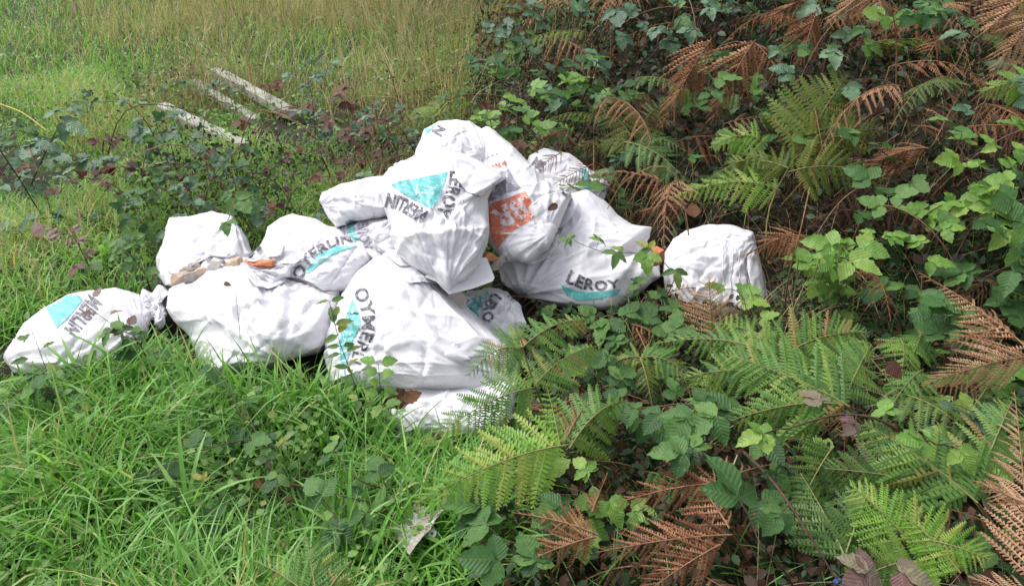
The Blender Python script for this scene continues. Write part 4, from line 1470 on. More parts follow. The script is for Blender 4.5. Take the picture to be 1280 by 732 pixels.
fern('deep green bracken in shade beneath the red-leaved bramble', [(1065, 720, .1), (1050, 690, .3)],
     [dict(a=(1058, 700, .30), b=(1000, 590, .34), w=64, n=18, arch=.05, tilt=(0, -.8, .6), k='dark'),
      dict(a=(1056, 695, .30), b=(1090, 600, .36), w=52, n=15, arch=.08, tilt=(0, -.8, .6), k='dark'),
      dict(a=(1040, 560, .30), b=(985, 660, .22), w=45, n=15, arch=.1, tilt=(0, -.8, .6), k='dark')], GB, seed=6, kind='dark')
fern('small yellow-green bracken beside the silvery purple bramble leaves', [(1150, 700, .15), (1130, 672, .34)],
     [dict(a=(1135, 675, .35), b=(1062, 605, .42), w=58, n=14, arch=.05, tilt=(0, -.8, .6), k='bright'),
      dict(a=(1130, 672, .35), b=(1240, 700, .38), w=55, n=16, arch=.1, tilt=(0, -.8, .6), k='bright'),
      dict(a=(1140, 700, .32), b=(1050, 735, .34), w=50, n=14, arch=.08, tilt=(0, -.8, .6), k='green'),
      dict(a=(1200, 715, .34), b=(1130, 640, .40), w=48, n=13, arch=.05, tilt=(0, -.8, .6), k='bright')], GB, seed=7)
fern('low green fern growing among the long grass', [(402, 775, .12), (398, 750, .22)],
     [dict(a=(398, 755, .22), b=(384, 676, .28), w=52, n=16, arch=.08, tilt=(0, -.8, .7), sag=.15),
      dict(a=(398, 755, .22), b=(318, 700, .25), w=44, n=14, arch=.1, tilt=(0, -.8, .7)),
      dict(a=(400, 755, .22), b=(440, 700, .26), w=38, n=12, arch=.1, tilt=(0, -.8, .7))], GB, seed=8)
fern('olive green bracken standing tall against the dark bank', [(955, 320, .1), (965, 250, .3), (1010, 170, .45), (1040, 110, .5)],
     [dict(a=(1000, 190, .45), b=(1060, 92, .52), w=80, n=15, arch=.05, tilt=(0, -.9, .5), sag=.1, k='olive'),
      dict(a=(985, 215, .42), b=(1112, 225, .36), w=44, n=17, arch=.12, tilt=(0, -.9, .5), k='olive'),
      dict(a=(990, 200, .42), b=(1105, 160, .40), w=46, n=17, arch=.12, tilt=(0, -.9, .5), k='olive'),
      dict(a=(985, 210, .42), b=(905, 205, .36), w=40, n=15, arch=.1, tilt=(0, -.9, .5), k='olive'),
      dict(a=(1010, 175, .46), b=(960, 130, .42), w=38, n=13, arch=.15, tilt=(0, -.9, .5), k='olive')], GB, seed=9, kind='olive')
fern('bright lime bracken frond held out level above the weathered sack', [(1000, 270, .1), (975, 240, .33)],
     [dict(a=(975, 238, .33), b=(838, 248, .30), w=38, n=18, arch=.14, tilt=(0, -.95, .5), sag=.5, k='bright')], GB, seed=10)
fern('short lime bracken frond under the drooping dead fronds', [(975, 205, .15), (955, 180, .36)],
     [dict(a=(955, 180, .36), b=(886, 186, .36), w=34, n=12, arch=.25, tilt=(0, -.9, .5), sag=.5, k='bright')], GB, seed=11)
fern('yellow-green bracken frond poking out of the bank beside round leaves', [(1330, 130, .1), (1310, 108, .3)],
     [dict(a=(1320, 105, .34), b=(1226, 116, .34), w=46, n=15, arch=.15, tilt=(0, -.9, .4), sag=.4, k='bright')], GB, seed=12)
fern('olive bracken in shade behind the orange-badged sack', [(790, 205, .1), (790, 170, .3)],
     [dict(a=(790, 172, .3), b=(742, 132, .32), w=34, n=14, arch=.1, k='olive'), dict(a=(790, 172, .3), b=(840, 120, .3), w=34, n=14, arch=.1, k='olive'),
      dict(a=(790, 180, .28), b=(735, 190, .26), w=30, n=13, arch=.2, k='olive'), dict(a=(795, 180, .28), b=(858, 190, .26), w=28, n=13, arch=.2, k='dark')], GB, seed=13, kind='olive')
fern('bright bracken tip between the dead fern and the stained sack', [(722, 175, .08), (715, 165, .22)],
     [dict(a=(716, 166, .22), b=(668, 186, .18), w=26, n=11, arch=.3, k='bright', sag=.4)], GB, seed=14)
fern('pale yellowing bracken behind the topmost sack', [(545, 158, .05), (545, 142, .2)],
     [dict(a=(545, 146, .2), b=(553, 112, .26), w=30, n=12, arch=.05, k='olive'), dict(a=(545, 146, .2), b=(515, 138, .2), w=26, n=11, arch=.2, k='bright'),
      dict(a=(548, 146, .2), b=(610, 140, .16), w=24, n=12, arch=.2, k='olive'), dict(a=(545, 150, .2), b=(488, 168, .12), w=26, n=12, arch=.2, k='olive')], GB, seed=15, kind='olive')
fern('small green bracken under the trailing bramble at the foot of the sacks', [(800, 470, .06), (800, 445, .22)],
     [dict(a=(800, 447, .22), b=(745, 470, .16), w=30, n=12, arch=.2), dict(a=(800, 447, .22), b=(872, 478, .2), w=34, n=13, arch=.2, k='green'), dict(a=(800, 447, .22), b=(815, 505, .16), w=30, n=12, arch=.1, k='olive')], GB, seed=16)

T9 = (0, -.95, .45)
dead = [
    ('drooping brown bracken, the leftmost of the dead pair over dark leaves', [(915, 80, .2), (885, 52, .5)], [dict(a=(890, 48, .54), b=(826, 160, .40), w=50, n=20, arch=.16, tilt=T9, sag=.35)], 'brown'),
    ('drooping brown bracken whose feathered tip hangs straight down', [(960, 90, .2), (940, 50, .52)], [dict(a=(944, 50, .56), b=(888, 156, .42), w=50, n=20, arch=.2, tilt=T9, sag=.35), dict(a=(944, 54, .52), b=(985, 110, .42), w=30, n=14, arch=.15, tilt=T9, sag=.4)], 'brown'),
    ('rusty curled bracken frond hanging below the high bramble leaves', [(1040, 40, .3), (1020, 10, .55)], [dict(a=(1022, 12, .55), b=(1000, 82, .48), w=42, n=17, arch=.2, tilt=T9, sag=.3), dict(a=(1010, 0, .55), b=(950, 30, .5), w=30, n=15, arch=.2, tilt=T9, sag=.4)], 'brown'),
    ('tan dead bracken at the top of the bank beside high bramble', [(1100, 30, .2), (1085, -10, .5)], [dict(a=(1095, -15, .55), b=(1028, 36, .5), w=36, n=16, arch=.2, tilt=T9, sag=.45), dict(a=(1090, -15, .5), b=(1110, 35, .5), w=30, n=12, arch=.1, tilt=T9)], 'tan'),
    ('tan dead bracken arching in from the right over a dark hollow', [(1340, 30, .2), (1310, -20, .5)], [dict(a=(1310, -15, .55), b=(1222, 48, .5), w=56, n=18, arch=.18, tilt=T9, sag=.4), dict(a=(1310, 10, .5), b=(1240, 90, .45), w=45, n=16, arch=.12, tilt=T9, sag=.4)], 'tan'),
    ('narrow rusty bracken stalk folded down across the olive fern', [(1090, 140, .3), (1080, 150, .45)], [dict(a=(1080, 148, .46), b=(975, 258, .30), w=22, n=20, arch=.05, tilt=T9, sag=.6)], 'brown'),
    ('curled brown bracken spreading in the dark hollow', [(1180, 230, .1), (1150, 190, .3)], [dict(a=(1160, 185, .34), b=(1080, 210, .28), w=40, n=16, arch=.25, tilt=T9, sag=.4), dict(a=(1150, 190, .3), b=(1000, 228, .24), w=36, n=18, arch=.12, tilt=T9, sag=.5), dict(a=(1170, 175, .36), b=(1205, 110, .36), w=32, n=14, arch=.2, tilt=T9)], 'brown'),
    ('brown feathery bracken under the bright lime fronds', [(840, 285, .05), (860, 255, .2)], [dict(a=(870, 240, .24), b=(795, 232, .2), w=40, n=14, arch=.15, tilt=T9, sag=.9), dict(a=(860, 255, .2), b=(775, 275, .14), w=34, n=14, arch=.2, tilt=T9, sag=.7)], 'brown'),
    ('dark crumpled bracken lying over the soil-stained sack', [(765, 185, .1), (745, 175, .3)], [dict(a=(703, 190, None, 3.40), b=(668, 212, None, 3.30), w=22, n=11, arch=.05, tilt=(0, -.9, .5), sag=.2), dict(a=(742, 205, None, 3.40), b=(690, 232, None, 3.26), w=20, n=13, arch=.06, tilt=(0, -.9, .5), sag=.2)], 'dusk'),
    ('brown withered bracken hanging beside the soil-stained sack', [(770, 240, .05), (750, 190, .3)], [dict(a=(742, 178, .34), b=(742, 250, .2), w=28, n=14, arch=.1, tilt=T9, sag=.3), dict(a=(742, 178, .34), b=(705, 196, .25), w=24, n=12, arch=.15, tilt=T9, sag=.4)], 'dusk'),
    ('orange-brown bracken draped over the corner of the weathered sack', [(1035, 335, .1), (1015, 300, .36)], [dict(a=(1015, 296, .38), b=(925, 322, .42), w=46, n=17, arch=.22, tilt=T9, sag=.7), dict(a=(1012, 298, .38), b=(950, 300, .4), w=40, n=14, arch=.2, tilt=T9, sag=.8)], 'brown'),
    ('pinkish upright bracken plume in front of the weathered sack', [(890, 440, .1), (890, 415, .2)], [dict(a=(890, 418, .22), b=(886, 345, .40), w=52, n=18, arch=.02, tilt=(0, -1, .3), sag=.35)], 'tan'),
    ('tan bracken frond sweeping over dark leaves at the bank foot', [(1300, 480, .1), (1285, 440, .4)], [dict(a=(1290, 440, .40), b=(1148, 340, .42), w=62, n=20, arch=.1, tilt=(0, -.9, .5), sag=.25), dict(a=(1290, 445, .4), b=(1152, 482, .38), w=58, n=20, arch=.12, tilt=(0, -.9, .5), sag=.25), dict(a=(1255, 410, .4), b=(1180, 430, .4), w=38, n=14, arch=.1, tilt=(0, -.9, .5))], 'tan'),
    ('big pale brown bracken with long leaflets beside the dark green one', [(1310, 770, .2), (1290, 730, .4)], [dict(a=(1290, 735, .42), b=(1268, 488, .46), w=78, n=24, arch=.03, tilt=(-.15, -.9, .5), sag=.12), dict(a=(1300, 640, .45), b=(1216, 600, .44), w=45, n=14, arch=.1, tilt=(0, -.9, .5)), dict(a=(1300, 760, .4), b=(1210, 720, .40), w=52, n=15, arch=.1, tilt=(0, -.9, .5))], 'tan'),
    ('rust-brown bracken matted on the ground, largest of the fallen fronds', [(935, 700, .05), (915, 665, .14)], [dict(a=(915, 668, .16), b=(745, 690, .12), w=68, n=20, arch=.1, tilt=(0, -.8, .7), sag=.3), dict(a=(912, 660, .18), b=(838, 560, .2), w=50, n=16, arch=.1, tilt=(0, -.8, .7), sag=.2), dict(a=(900, 680, .16), b=(800, 745, .12), w=55, n=16, arch=.1, tilt=(0, -.8, .7))], 'brown'),
    ('rust-brown bracken fallen beside the yellowing frond', [(905, 605, .1), (880, 600, .18)], [dict(a=(900, 604, .2), b=(770, 628, .16), w=58, n=19, arch=.15, tilt=(0, -.8, .7), sag=.3), dict(a=(890, 606, .2), b=(965, 580, .2), w=42, n=14, arch=.15, tilt=(0, -.8, .7))], 'brown'),
    ('dark rusty bracken crumpled between trifoliate bramble leaves', [(760, 690, .03), (740, 665, .1)], [dict(a=(748, 668, .12), b=(640, 640, .10), w=50, n=16, arch=.15, tilt=(0, -.8, .7)), dict(a=(745, 670, .12), b=(650, 705, .08), w=52, n=16, arch=.12, tilt=(0, -.8, .7)), dict(a=(740, 640, .12), b=(760, 590, .14), w=36, n=12, arch=.1, tilt=(0, -.8, .7))], 'brown'),
    ('brown shrivelled bracken below the front sack by the pale stem', [(720, 520, .04), (700, 505, .12)], [dict(a=(700, 508, .14), b=(610, 530, .1), w=30, n=14, arch=.1, tilt=(0, -.8, .7), sag=.5), dict(a=(705, 505, .14), b=(760, 480, .12), w=26, n=11, arch=.1, tilt=(0, -.8, .7))], 'brown'),
    ('brown bracken shreds amid bramble between the sacks and green ferns', [(790, 415, .04), (785, 400, .14)], [dict(a=(785, 402, .15), b=(735, 420, .12), w=26, n=11, arch=.2), dict(a=(790, 405, .15), b=(850, 440, .14), w=30, n=12, arch=.2), dict(a=(795, 410, .15), b=(830, 500, .14), w=30, n=13, arch=.1)], 'brown'),
    ('dark brown bracken sunk in the hollow above fresh bramble leaves', [(1110, 290, .05), (1080, 270, .2)], [dict(a=(1085, 270, .24), b=(1050, 262, .22), w=46, n=13, arch=.2, tilt=T9, sag=.5), dict(a=(1085, 270, .24), b=(1150, 262, .22), w=40, n=13, arch=.2, tilt=T9, sag=.5), dict(a=(1100, 330, .15), b=(1080, 385, .1), w=36, n=12, arch=.1, tilt=T9)], 'dusk'),
    ('withered bracken behind the heap beside the brown weeds', [(520, 130, .05), (515, 118, .14)], [dict(a=(515, 120, .16), b=(470, 128, .12), w=26, n=12, arch=.2), dict(a=(515, 120, .16), b=(575, 105, .16), w=26, n=12, arch=.2), dict(a=(560, 125, .16), b=(655, 128, .14), w=28, n=13, arch=.2), dict(a=(510, 150, .12), b=(480, 175, .1), w=26, n=11, arch=.2)], 'dusk'),
    ('small rust frond tip standing in dry grass behind the clearing', [(572, 95, .02), (572, 88, .1)], [dict(a=(572, 92, .12), b=(570, 64, .25), w=14, n=12, arch=.02, tilt=T9)], 'brown'),
]
for i, (lab, st, fr, k) in enumerate(dead):
    for f in fr:
        f['arch'] = f.get('arch', .1) * .4
        f['sag'] = f.get('sag', .25) * 1.4
        if i < 8: f['w'] *= 1.3; f['n'] = int(f['n'] * .9)
        if 14 <= i <= 16: f['w'] *= 1.1; f['a'] = (*f['a'][:2], f['a'][2] + .09); f['b'] = (*f['b'][:2], f['b'][2] + .08)
    fern(lab, st, fr, DB, 'dead_bracken', 40 + i, k)

# ------------------------------------------------------------------ brambles and shoots one can pick out
BR = 'brambles on the bank'
BV = 'brambles on the verge'
bramble('dark bramble cane rising steeply behind the heap with broad blue-green leaves', [(722, 140, .25), (740, 95, .5), (758, 45, .7), (776, -10, .9)], 30, 7, 'blue', BR, 1, .005)
bramble('blue-green bramble leaves overhanging dry grass left of the steep dark cane', [(700, 130, .2), (690, 105, .35), (670, 80, .42), (648, 60, .45)], 26, 6, 'blue', BR, 2, mixkind='bramble')
bramble('lower blue-green bramble sprig just above the topmost sacks', [(705, 150, .15), (690, 120, .25), (660, 95, .3), (632, 88, .3)], 24, 6, 'blue', BR, 3, mixkind='bramble')
bramble('bramble spray at the top of the bank above the dead fronds', [(830, 60, .3), (840, 30, .5), (880, 12, .6), (925, 8, .6)], 27, 8, 'blue', BR, 4, mixkind='bramble')
bramble('dark bramble hanging between the two drooping dead fronds', [(860, 40, .3), (820, 35, .5), (790, 20, .5)], 26, 6, 'bramble', BR, 5, mixkind='blue')
bramble('bramble leaves resting on the olive fern, one big rounded leaf', [(960, 60, .3), (990, 65, .5), (1030, 62, .58), (1050, 95, .52)], 30, 7, 'blue', BR, 6, mixkind='bramble')
bramble('high green bramble trailing along the crest of the bank', [(1060, 60, .3), (1100, 35, .55), (1140, 20, .6), (1195, 25, .58)], 32, 9, 'bramble', BR, 7, mixkind='fresh')
bramble('high bramble over the dark hollow, next to tan fronds', [(1230, 60, .3), (1200, 30, .5), (1165, 8, .6)], 30, 6, 'bramble', BR, 8, mixkind='blue')
bramble('mid-bank bramble beside the short lime frond', [(960, 160, .2), (985, 140, .38), (1000, 110, .45), (990, 95, .48)], 28, 6, 'blue', BR, 9)
bramble('dark bramble tuft below the olive fern', [(900, 245, .1), (895, 220, .25), (910, 200, .33)], 22, 6, 'bramble', BR, 10, mixkind='blue')
bramble('dark bramble clump at the foot of the lime frond', [(830, 215, .1), (815, 195, .3), (790, 190, .32), (775, 205, .28)], 22, 7, 'blue', BR, 11)
bramble('fresh green bramble with rounded brown-spotted leaves crowding the right of the bank', [(1240, 290, .2), (1225, 240, .4), (1205, 195, .5), (1190, 165, .52)], 36, 8, 'fresh', BR, 12, mixkind='bramble')
bramble('round pale green leaves of a bramble under the yellow-green fern tip', [(1290, 280, .25), (1270, 240, .45), (1250, 200, .5), (1262, 170, .5)], 44, 7, 'fresh', BR, 13, mixkind='bramble')
bramble('large leaf bramble low on the right, below the round pale leaves', [(1290, 330, .2), (1260, 290, .36), (1225, 270, .4)], 46, 5, 'fresh', BR, 14)
bramble('fresh lit bramble arching out beside the orange-brown frond', [(1020, 375, .12), (1030, 340, .3), (1055, 310, .4), (1100, 300, .42)], 36, 8, 'fresh', BR, 15)
bramble('fresh bramble shoot below the lit arching one', [(1060, 400, .1), (1050, 370, .2), (1040, 345, .26), (1020, 335, .28)], 32, 6, 'fresh', BR, 16)
bramble('bramble sprig with torn leaves on bare stems over the hollow', [(1150, 400, .1), (1155, 340, .3), (1165, 300, .4), (1180, 285, .42)], 28, 5, 'fresh', BR, 17, mixkind='bramble')
bramble('dark bramble leaf pair over dead grass at the bank foot', [(1130, 430, .08), (1125, 400, .2), (1120, 390, .22)], 40, 2, 'bramble', BR, 18)
bramble('dark bramble behind the tan sweeping frond', [(1240, 380, .15), (1230, 350, .3), (1265, 330, .36)], 40, 6, 'bramble', BR, 19)
bramble('trailing bramble laid across the lettered right-hand sack', [(845, 345, .22), (822, 322, .30), (790, 316, None, 2.80), (755, 315, None, 2.78), (722, 303, None, 2.80)], 28, 7, 'grassy', BR, 20, .002, mixkind='fresh')
bramble('dark glossy bramble at the foot of the lettered right-hand sack', [(800, 450, .03), (790, 425, .10), (775, 405, .14), (755, 398, .15)], 34, 6, 'bramble', BR, 21, mixkind='bramble')
bramble('paler bramble sprig under the teal wedge of the right-hand sack', [(740, 440, .03), (732, 415, .08), (705, 398, .12)], 30, 4, 'bramble', BR, 22, mixkind='fresh')
bramble('bramble between the right-hand sack and the weathered one', [(850, 425, .05), (838, 405, .12), (820, 385, .16), (806, 366, .2)], 28, 5, 'bramble', BR, 23)
bramble('trifoliate bramble on the ground beside the yellowing frond', [(740, 640, .05), (722, 640, .14), (700, 632, .18), (690, 612, .2)], 42, 4, 'bramble', BR, 24, mixkind='fresh')
bramble('bright bramble shoot tip rising from the fallen rusty fronds', [(770, 640, .06), (760, 625, .18), (742, 600, .24)], 28, 4, 'fresh', BR, 25)
bramble('big dull green bramble leaves shading the crushed plastic', [(660, 670, .03), (640, 650, .12), (618, 632, .16)], 46, 4, 'bramble', BR, 26)
bramble('bramble at the picture foot with broad leaves over dead stalks', [(690, 740, .05), (665, 715, .14), (640, 690, .16)], 48, 4, 'bramble', BR, 27)
bramble('very large glossy bramble leaves in front of the dark green bracken', [(1000, 760, .10), (985, 720, .28), (955, 685, .38), (945, 668, .40)], 66, 2, 'bramble', BR, 28)
bramble('wet bramble leaf hanging over the rusty fronds', [(930, 620, .12), (905, 590, .28), (880, 575, .32), (870, 572, .33)], 46, 3, 'bramble', BR, 29)
bramble('dark bramble cane crossing the broad green bracken, leaves at its left end', [(960, 560, .2), (910, 525, .32), (860, 505, .34), (812, 510, .30)], 40, 8, 'bramble', BR, 30, .004)
bramble('dark arching cane with reddish purple leaves over the broad bracken', [(1160, 580, .24), (1110, 530, .46), (1050, 518, .48), (985, 535, .46)], 32, 5, 'purple', BR, 31, .004, mixkind='fresh')
bramble('long bare cane slanting down through the dark bracken to purple leaves', [(930, 565, .3), (965, 600, .36), (1000, 650, .36), (1040, 715, .30)], 44, 3, 'bramble', BR, 32, .0045, root=False)
bramble('silvery purple bramble leaves beside the small yellow-green bracken', [(1040, 740, .2), (1060, 715, .36), (1085, 700, .40), (1100, 705, .4)], 42, 3, 'purple', BR, 33)
bramble('bramble sprig at the right of the dark green bracken', [(1230, 580, .2), (1195, 560, .42), (1170, 555, .46)], 36, 4, 'fresh', BR, 34)
bramble('bramble leaves in shade above the broad green bracken', [(830, 540, .08), (800, 520, .2), (770, 500, .24), (745, 470, .24)], 38, 7, 'bramble', BR, 35)
bramble('bramble tangle beneath the front bracken stem', [(830, 470, .06), (800, 455, .18), (770, 440, .22), (745, 450, .2)], 32, 7, 'bramble', BR, 36)
# verge, left
bramble('dark bramble with blue-green leaves standing in the clearing beside the pale poles', [(205, 210, .05), (190, 165, .35), (160, 130, .5), (120, 128, .48)], 16, 10, 'blue', BV, 40, .003)
bramble('blue-green bramble arching before the pale poles, brown cane', [(290, 235, .05), (265, 195, .3), (225, 165, .42), (185, 170, .36)], 17, 10, 'blue', BV, 41, .003)
bramble('bramble over the pale poles with dark red dead leaves', [(420, 200, .05), (400, 160, .25), (370, 140, .34), (320, 150, .3)], 15, 9, 'red', BV, 42, .003, mixkind='blue')
bramble('bramble sprig with grey-green top leaves above the dark red ones', [(395, 180, .05), (392, 140, .35), (385, 105, .5), (365, 98, .5)], 16, 5, 'blue', BV, 43)
bramble('withered red-brown bramble behind the plain sack end', [(470, 225, .05), (455, 190, .3), (440, 165, .36), (410, 150, .36)], 15, 10, 'red', BV, 44)
bramble('red-brown dead sprig between the plain sack end and topmost sack', [(490, 200, .05), (480, 170, .2), (470, 150, .24)], 13, 8, 'red', BV, 45)
bramble('large grey-green bramble leaves on a dark slanting cane at the far left', [(35, 240, .05), (50, 205, .3), (70, 165, .48), (85, 148, .52)], 27, 8, 'blue', BV, 46, .004, mixkind='bramble')
bramble('grey-green bramble low at the left edge of the clearing', [(-20, 250, .05), (0, 220, .25), (20, 190, .36), (50, 180, .36)], 26, 7, 'blue', BV, 47, mixkind='bramble')
bramble('bramble sprig with green leaves overhanging the box-shaped sack', [(330, 270, .12), (315, 255, .28), (298, 245, .34), (285, 275, None, 2.95)], 28, 6, 'bramble', BV, 48, mixkind='blue')
bramble('dark bramble clump directly behind the box-shaped sack', [(250, 290, .05), (245, 262, .2), (235, 240, .28), (215, 228, .28)], 20, 9, 'blue', BV, 49, mixkind='bramble')
bramble('bramble beside the box-shaped sack on its left, leaves over dark soil', [(190, 370, .02), (180, 340, .16), (160, 320, .24), (150, 300, .26)], 20, 10, 'bramble', BV, 50)
bramble('bramble in the grass above the low sack, fading purple leaves', [(120, 350, .03), (105, 320, .2), (90, 295, .28), (65, 290, .28)], 17, 9, 'purple', BV, 51, mixkind='bramble')
bramble('pale-leaved bramble between clearing grass and box-shaped sack', [(195, 300, .05), (175, 275, .2), (165, 255, .24)], 18, 8, 'bramble', BV, 52, mixkind='blue')
bramble('thin thorny twig with dull leaves lying across the low sack', [(168, 420, None, 2.50), (150, 411, None, 2.52), (122, 392, None, 2.56), (88, 362, None, 2.66)], 17, 7, 'purple', BV, 53, .0016, trifol=False, mixkind='bramble')
bramble('slender twig with narrow leaves rising before the low sack', [(58, 462, .06), (47, 432, .22), (38, 408, .28)], 17, 6, 'grassy', BV, 54, .0014, trifol=False)
bramble('bramble leaves in the gap right of the low sack', [(190, 465, .03), (180, 440, .14), (170, 425, .18), (150, 420, .2)], 22, 7, 'bramble', BV, 55)
bramble('leafy shoot growing up before the teal edge of the big sack', [(455, 520, .06), (440, 470, .22), (424, 425, .32), (412, 378, .44)], 19, 11, 'grassy', BV, 56, .0016, trifol=False, name='leafy_shoot', cat='shoot', pair=True, petiole=.25)
bramble('second leafy shoot with paler leaves beside the big sack', [(480, 525, .05), (476, 490, .18), (473, 455, .28)], 18, 8, 'fresh', BV, 57, .0014, trifol=False, name='leafy_shoot', cat='shoot', pair=True, petiole=.25)
bramble('dull bramble leaves lying in long grass, left of the small fern', [(380, 640, .03), (355, 600, .12), (335, 580, .15), (345, 565, .16)], 26, 3, 'bramble', BV, 58, mixkind='grassy')
bramble('three dull bramble leaves over a brown cane in the grass', [(530, 615, .06), (490, 612, .1), (450, 600, .14), (425, 575, .16)], 30, 4, 'bramble', BV, 59, .0025)
bramble('bramble leaf hanging in the grass beside the crushed plastic', [(440, 690, .03), (425, 655, .12), (412, 635, .14)], 34, 2, 'bramble', BV, 60)
bramble('small bramble sprig over the crushed plastic', [(500, 660, .03), (485, 640, .1), (470, 640, .12)], 26, 3, 'bramble', BV, 61)
bramble('pale bramble leaf trio in the grass below the broad plain sack', [(280, 630, .03), (270, 615, .1), (262, 608, .12)], 22, 2, 'grassy', BV, 62)
bramble('bramble leaf cluster hidden in grass before the low sack', [(90, 520, .03), (75, 500, .12), (55, 480, .16)], 30, 4, 'bramble', BV, 63)
bramble('thin bramble cane arching across the far grass with few leaves', [(450, 160, .05), (445, 130, .3), (430, 118, .34), (400, 128, .3)], 18, 5, 'red', BV, 64, .002)

# the rest of the thicket: plants that only their place tells apart
MARKS = [('the steep dark cane', .55, 4.3), ('the olive fern', 1.25, 3.6), ('the drooping dead fronds', .95, 4.0), ('the lime frond', .85, 3.3), ('the round pale leaves', 1.95, 2.9),
         ('the tan arching fronds', 2.4, 3.6), ('the dark hollow', 1.6, 3.3), ('the weathered sack', .85, 2.85), ('the soil-stained sack', .25, 3.5), ('the bank crest', 1.6, 5.0), ('the back bushes', 1.2, 6.0),
         ('the broad green bracken', .75, 2.0), ('the fallen rusty fronds', .4, 1.6), ('the dark green bracken', 1.1, 1.6), ('the big pale bracken', 1.2, 1.5), ('the tan sweeping frond', 1.6, 2.4),
         ('the lettered right-hand sack', .3, 2.6), ('the front bracken stem', .12, 2.1), ('the pale posts', -2.1, 5.3), ('the box-shaped sack', -1.15, 3.0), ('the plain sack end', -.55, 3.3),
         ('the low sack', -1.6, 2.6), ('the bare soil', -3.4, 4.9), ('the dry grass', -1.2, 7.0), ('the topmost sack', -.2, 3.6), ('the crushed wrapper', -.22, 1.6), ('the small fern', -.45, 1.5)]
LOOK = {'bramble': 'dark green', 'blue': 'blue-green', 'fresh': 'fresh green', 'red': 'red-brown', 'purple': 'purplish', 'brown': 'rust-brown', 'dusk': 'dark withered', 'tan': 'pale tan', 'green': 'green', 'dark': 'deep green', 'olive': 'olive'}


def near(x, y):
    return min(MARKS, key=lambda m: (m[1] - x) ** 2 + (m[2] - y) ** 2)[0]


def fill_brambles(n, xr, yr, test, label, group, seed, px_size, kinds, up=(.2, .5), nodes=(5, 7)):
    r = random.Random(seed)
    c = 0
    tries = 0
    while c < n and tries < 4000:
        tries += 1
        x, y = r.uniform(*xr), r.uniform(*yr)
        if not test(x, y) or bool(under_sack(np.array([x]), np.array([y]))[0]): continue
        if abs(x) > .5 + .74 * y: continue
        z = float(hgt(x, y))
        az = r.uniform(0, 6.28)
        L = r.uniform(.25, .55)
        h = r.uniform(*up)
        P = [np.array([x, y, z - .02]), np.array([x + .25 * L * math.cos(az), y + .25 * L * math.sin(az), z + h * .7]), np.array([x + .7 * L * math.cos(az), y + .7 * L * math.sin(az), z + h]), np.array([x + L * math.cos(az), y + L * math.sin(az), z + h * .8])]
        t = empty('bramble', tuple(P[0]))
        pts = bez(P, 10)
        kind = r.choice(kinds)
        size_w = 'tall' if h > up[0] + .66 * (up[1] - up[0]) else 'low' if h < up[0] + .33 * (up[1] - up[0]) else 'middling'
        tag(t, f'{size_w} {LOOK[kind]} {label} near {near(x, y)}', 'bramble', group)
        link('stem', tubes_mesh('stem', [(pts, .0026, .0012)], M_CANE), t)
        nn = r.randint(*nodes)
        for i in range(nn):
            f = (.25 + .75 * (i + .5) / nn) * 10
            k = min(int(f), 9)
            p = Vector(pts[k])
            out = Vector((r.gauss(0, 1), r.gauss(-.3, .8), r.uniform(-.1, .5))).normalized()
            S = px_size * r.uniform(.75, 1.25)
            nrm = (Vector((r.uniform(-.5, .5), r.uniform(-.5, .3), 0)) + TO_CAM_UP * .6 + Vector((0, 0, .4))).normalized()
            place('leaf', r.choice(TRI[kind]), frame(p + out * S * .4, out, nrm, S), t)
        c += 1


def trifoliate(name, kind, seed):
    """three leaflets on a stalk as one leaf, unit = the end leaflet"""
    r = random.Random(seed)
    V, F = [], []
    for ang, s, sh in ((0, 1, .15), (72, .8, .02), (-72, .8, .02)):
        src = LEAF[kind][r.randrange(3)]
        an = math.radians(ang + r.uniform(-10, 10))
        ti = r.uniform(-.25, .15)
        R = Matrix.Rotation(an, 4, 'Z') @ Matrix.Translation((sh, 0, 0)) @ Matrix.Rotation(ti, 4, 'Y') @ Matrix.Rotation(r.uniform(-.3, .3), 4, 'X') @ Matrix.Scale(s, 4)
        o = len(V)
        V += [R @ v.co for v in src.vertices]
        F += [tuple(i + o for i in p.vertices) for p in src.polygons]
    o = len(V)
    V += [(-.55, .012, -.1), (-.55, -.012, -.1), (.05, -.012, 0), (.05, .012, 0)]
    F.append((o, o + 1, o + 2, o + 3))
    return mesh(name, V, F, LM[kind])


TRI = {k: [trifoliate('leaf_' + k, k, 5 + i) for i in range(3)] for k in ('bramble', 'blue', 'fresh', 'red', 'purple')}
bank = lambda x, y: (x - 1.05) * .757 + (y - 2.5) * .654 > .0 and x > -.15
fill_brambles(140, (-.15, 4.2), (2.2, 6.2), bank, 'bramble in the thicket on the bank', 'bramble thicket on the bank', 71, .075, ['bramble', 'bramble', 'blue', 'bramble', 'fresh'], (.2, .6))
fill_brambles(24, (.5, 2.2), (1.2, 2.75), lambda x, y: right_zone(x, y) > .8 and not bank(x, y) and not (x < .75 and y < 1.95), 'bramble under the bracken', 'low brambles under the bracken', 72, .06, ['bramble', 'bramble', 'blue', 'fresh'], (.06, .26))
fill_brambles(24, (-3.6, -.3), (2.9, 6.0), lambda x, y: y > 3.0 - .1 * x, 'bramble in the rough grass', 'brambles in the clearing', 73, .055, ['blue', 'blue', 'red', 'bramble'], (.12, .36))
fill_brambles(34, (-2.0, .1), (3.15, 4.9), lambda x, y: 3.0 - .25 * (x + .6) < y < 4.2 + .5 * smooth(-1.2, -.4, x), 'bramble in the tangle behind the heap', 'brambles tangled behind the heap', 76, .042, ['blue', 'bramble', 'red', 'red', 'bramble'], (.14, .42), (6, 9))
fill_brambles(16, (-.6, 1.2), (5.5, 9.0), lambda x, y: True, 'bramble behind the dry grass', 'brambles behind the dry grass', 74, .08, ['bramble', 'blue'], (.4, .9), (8, 11))
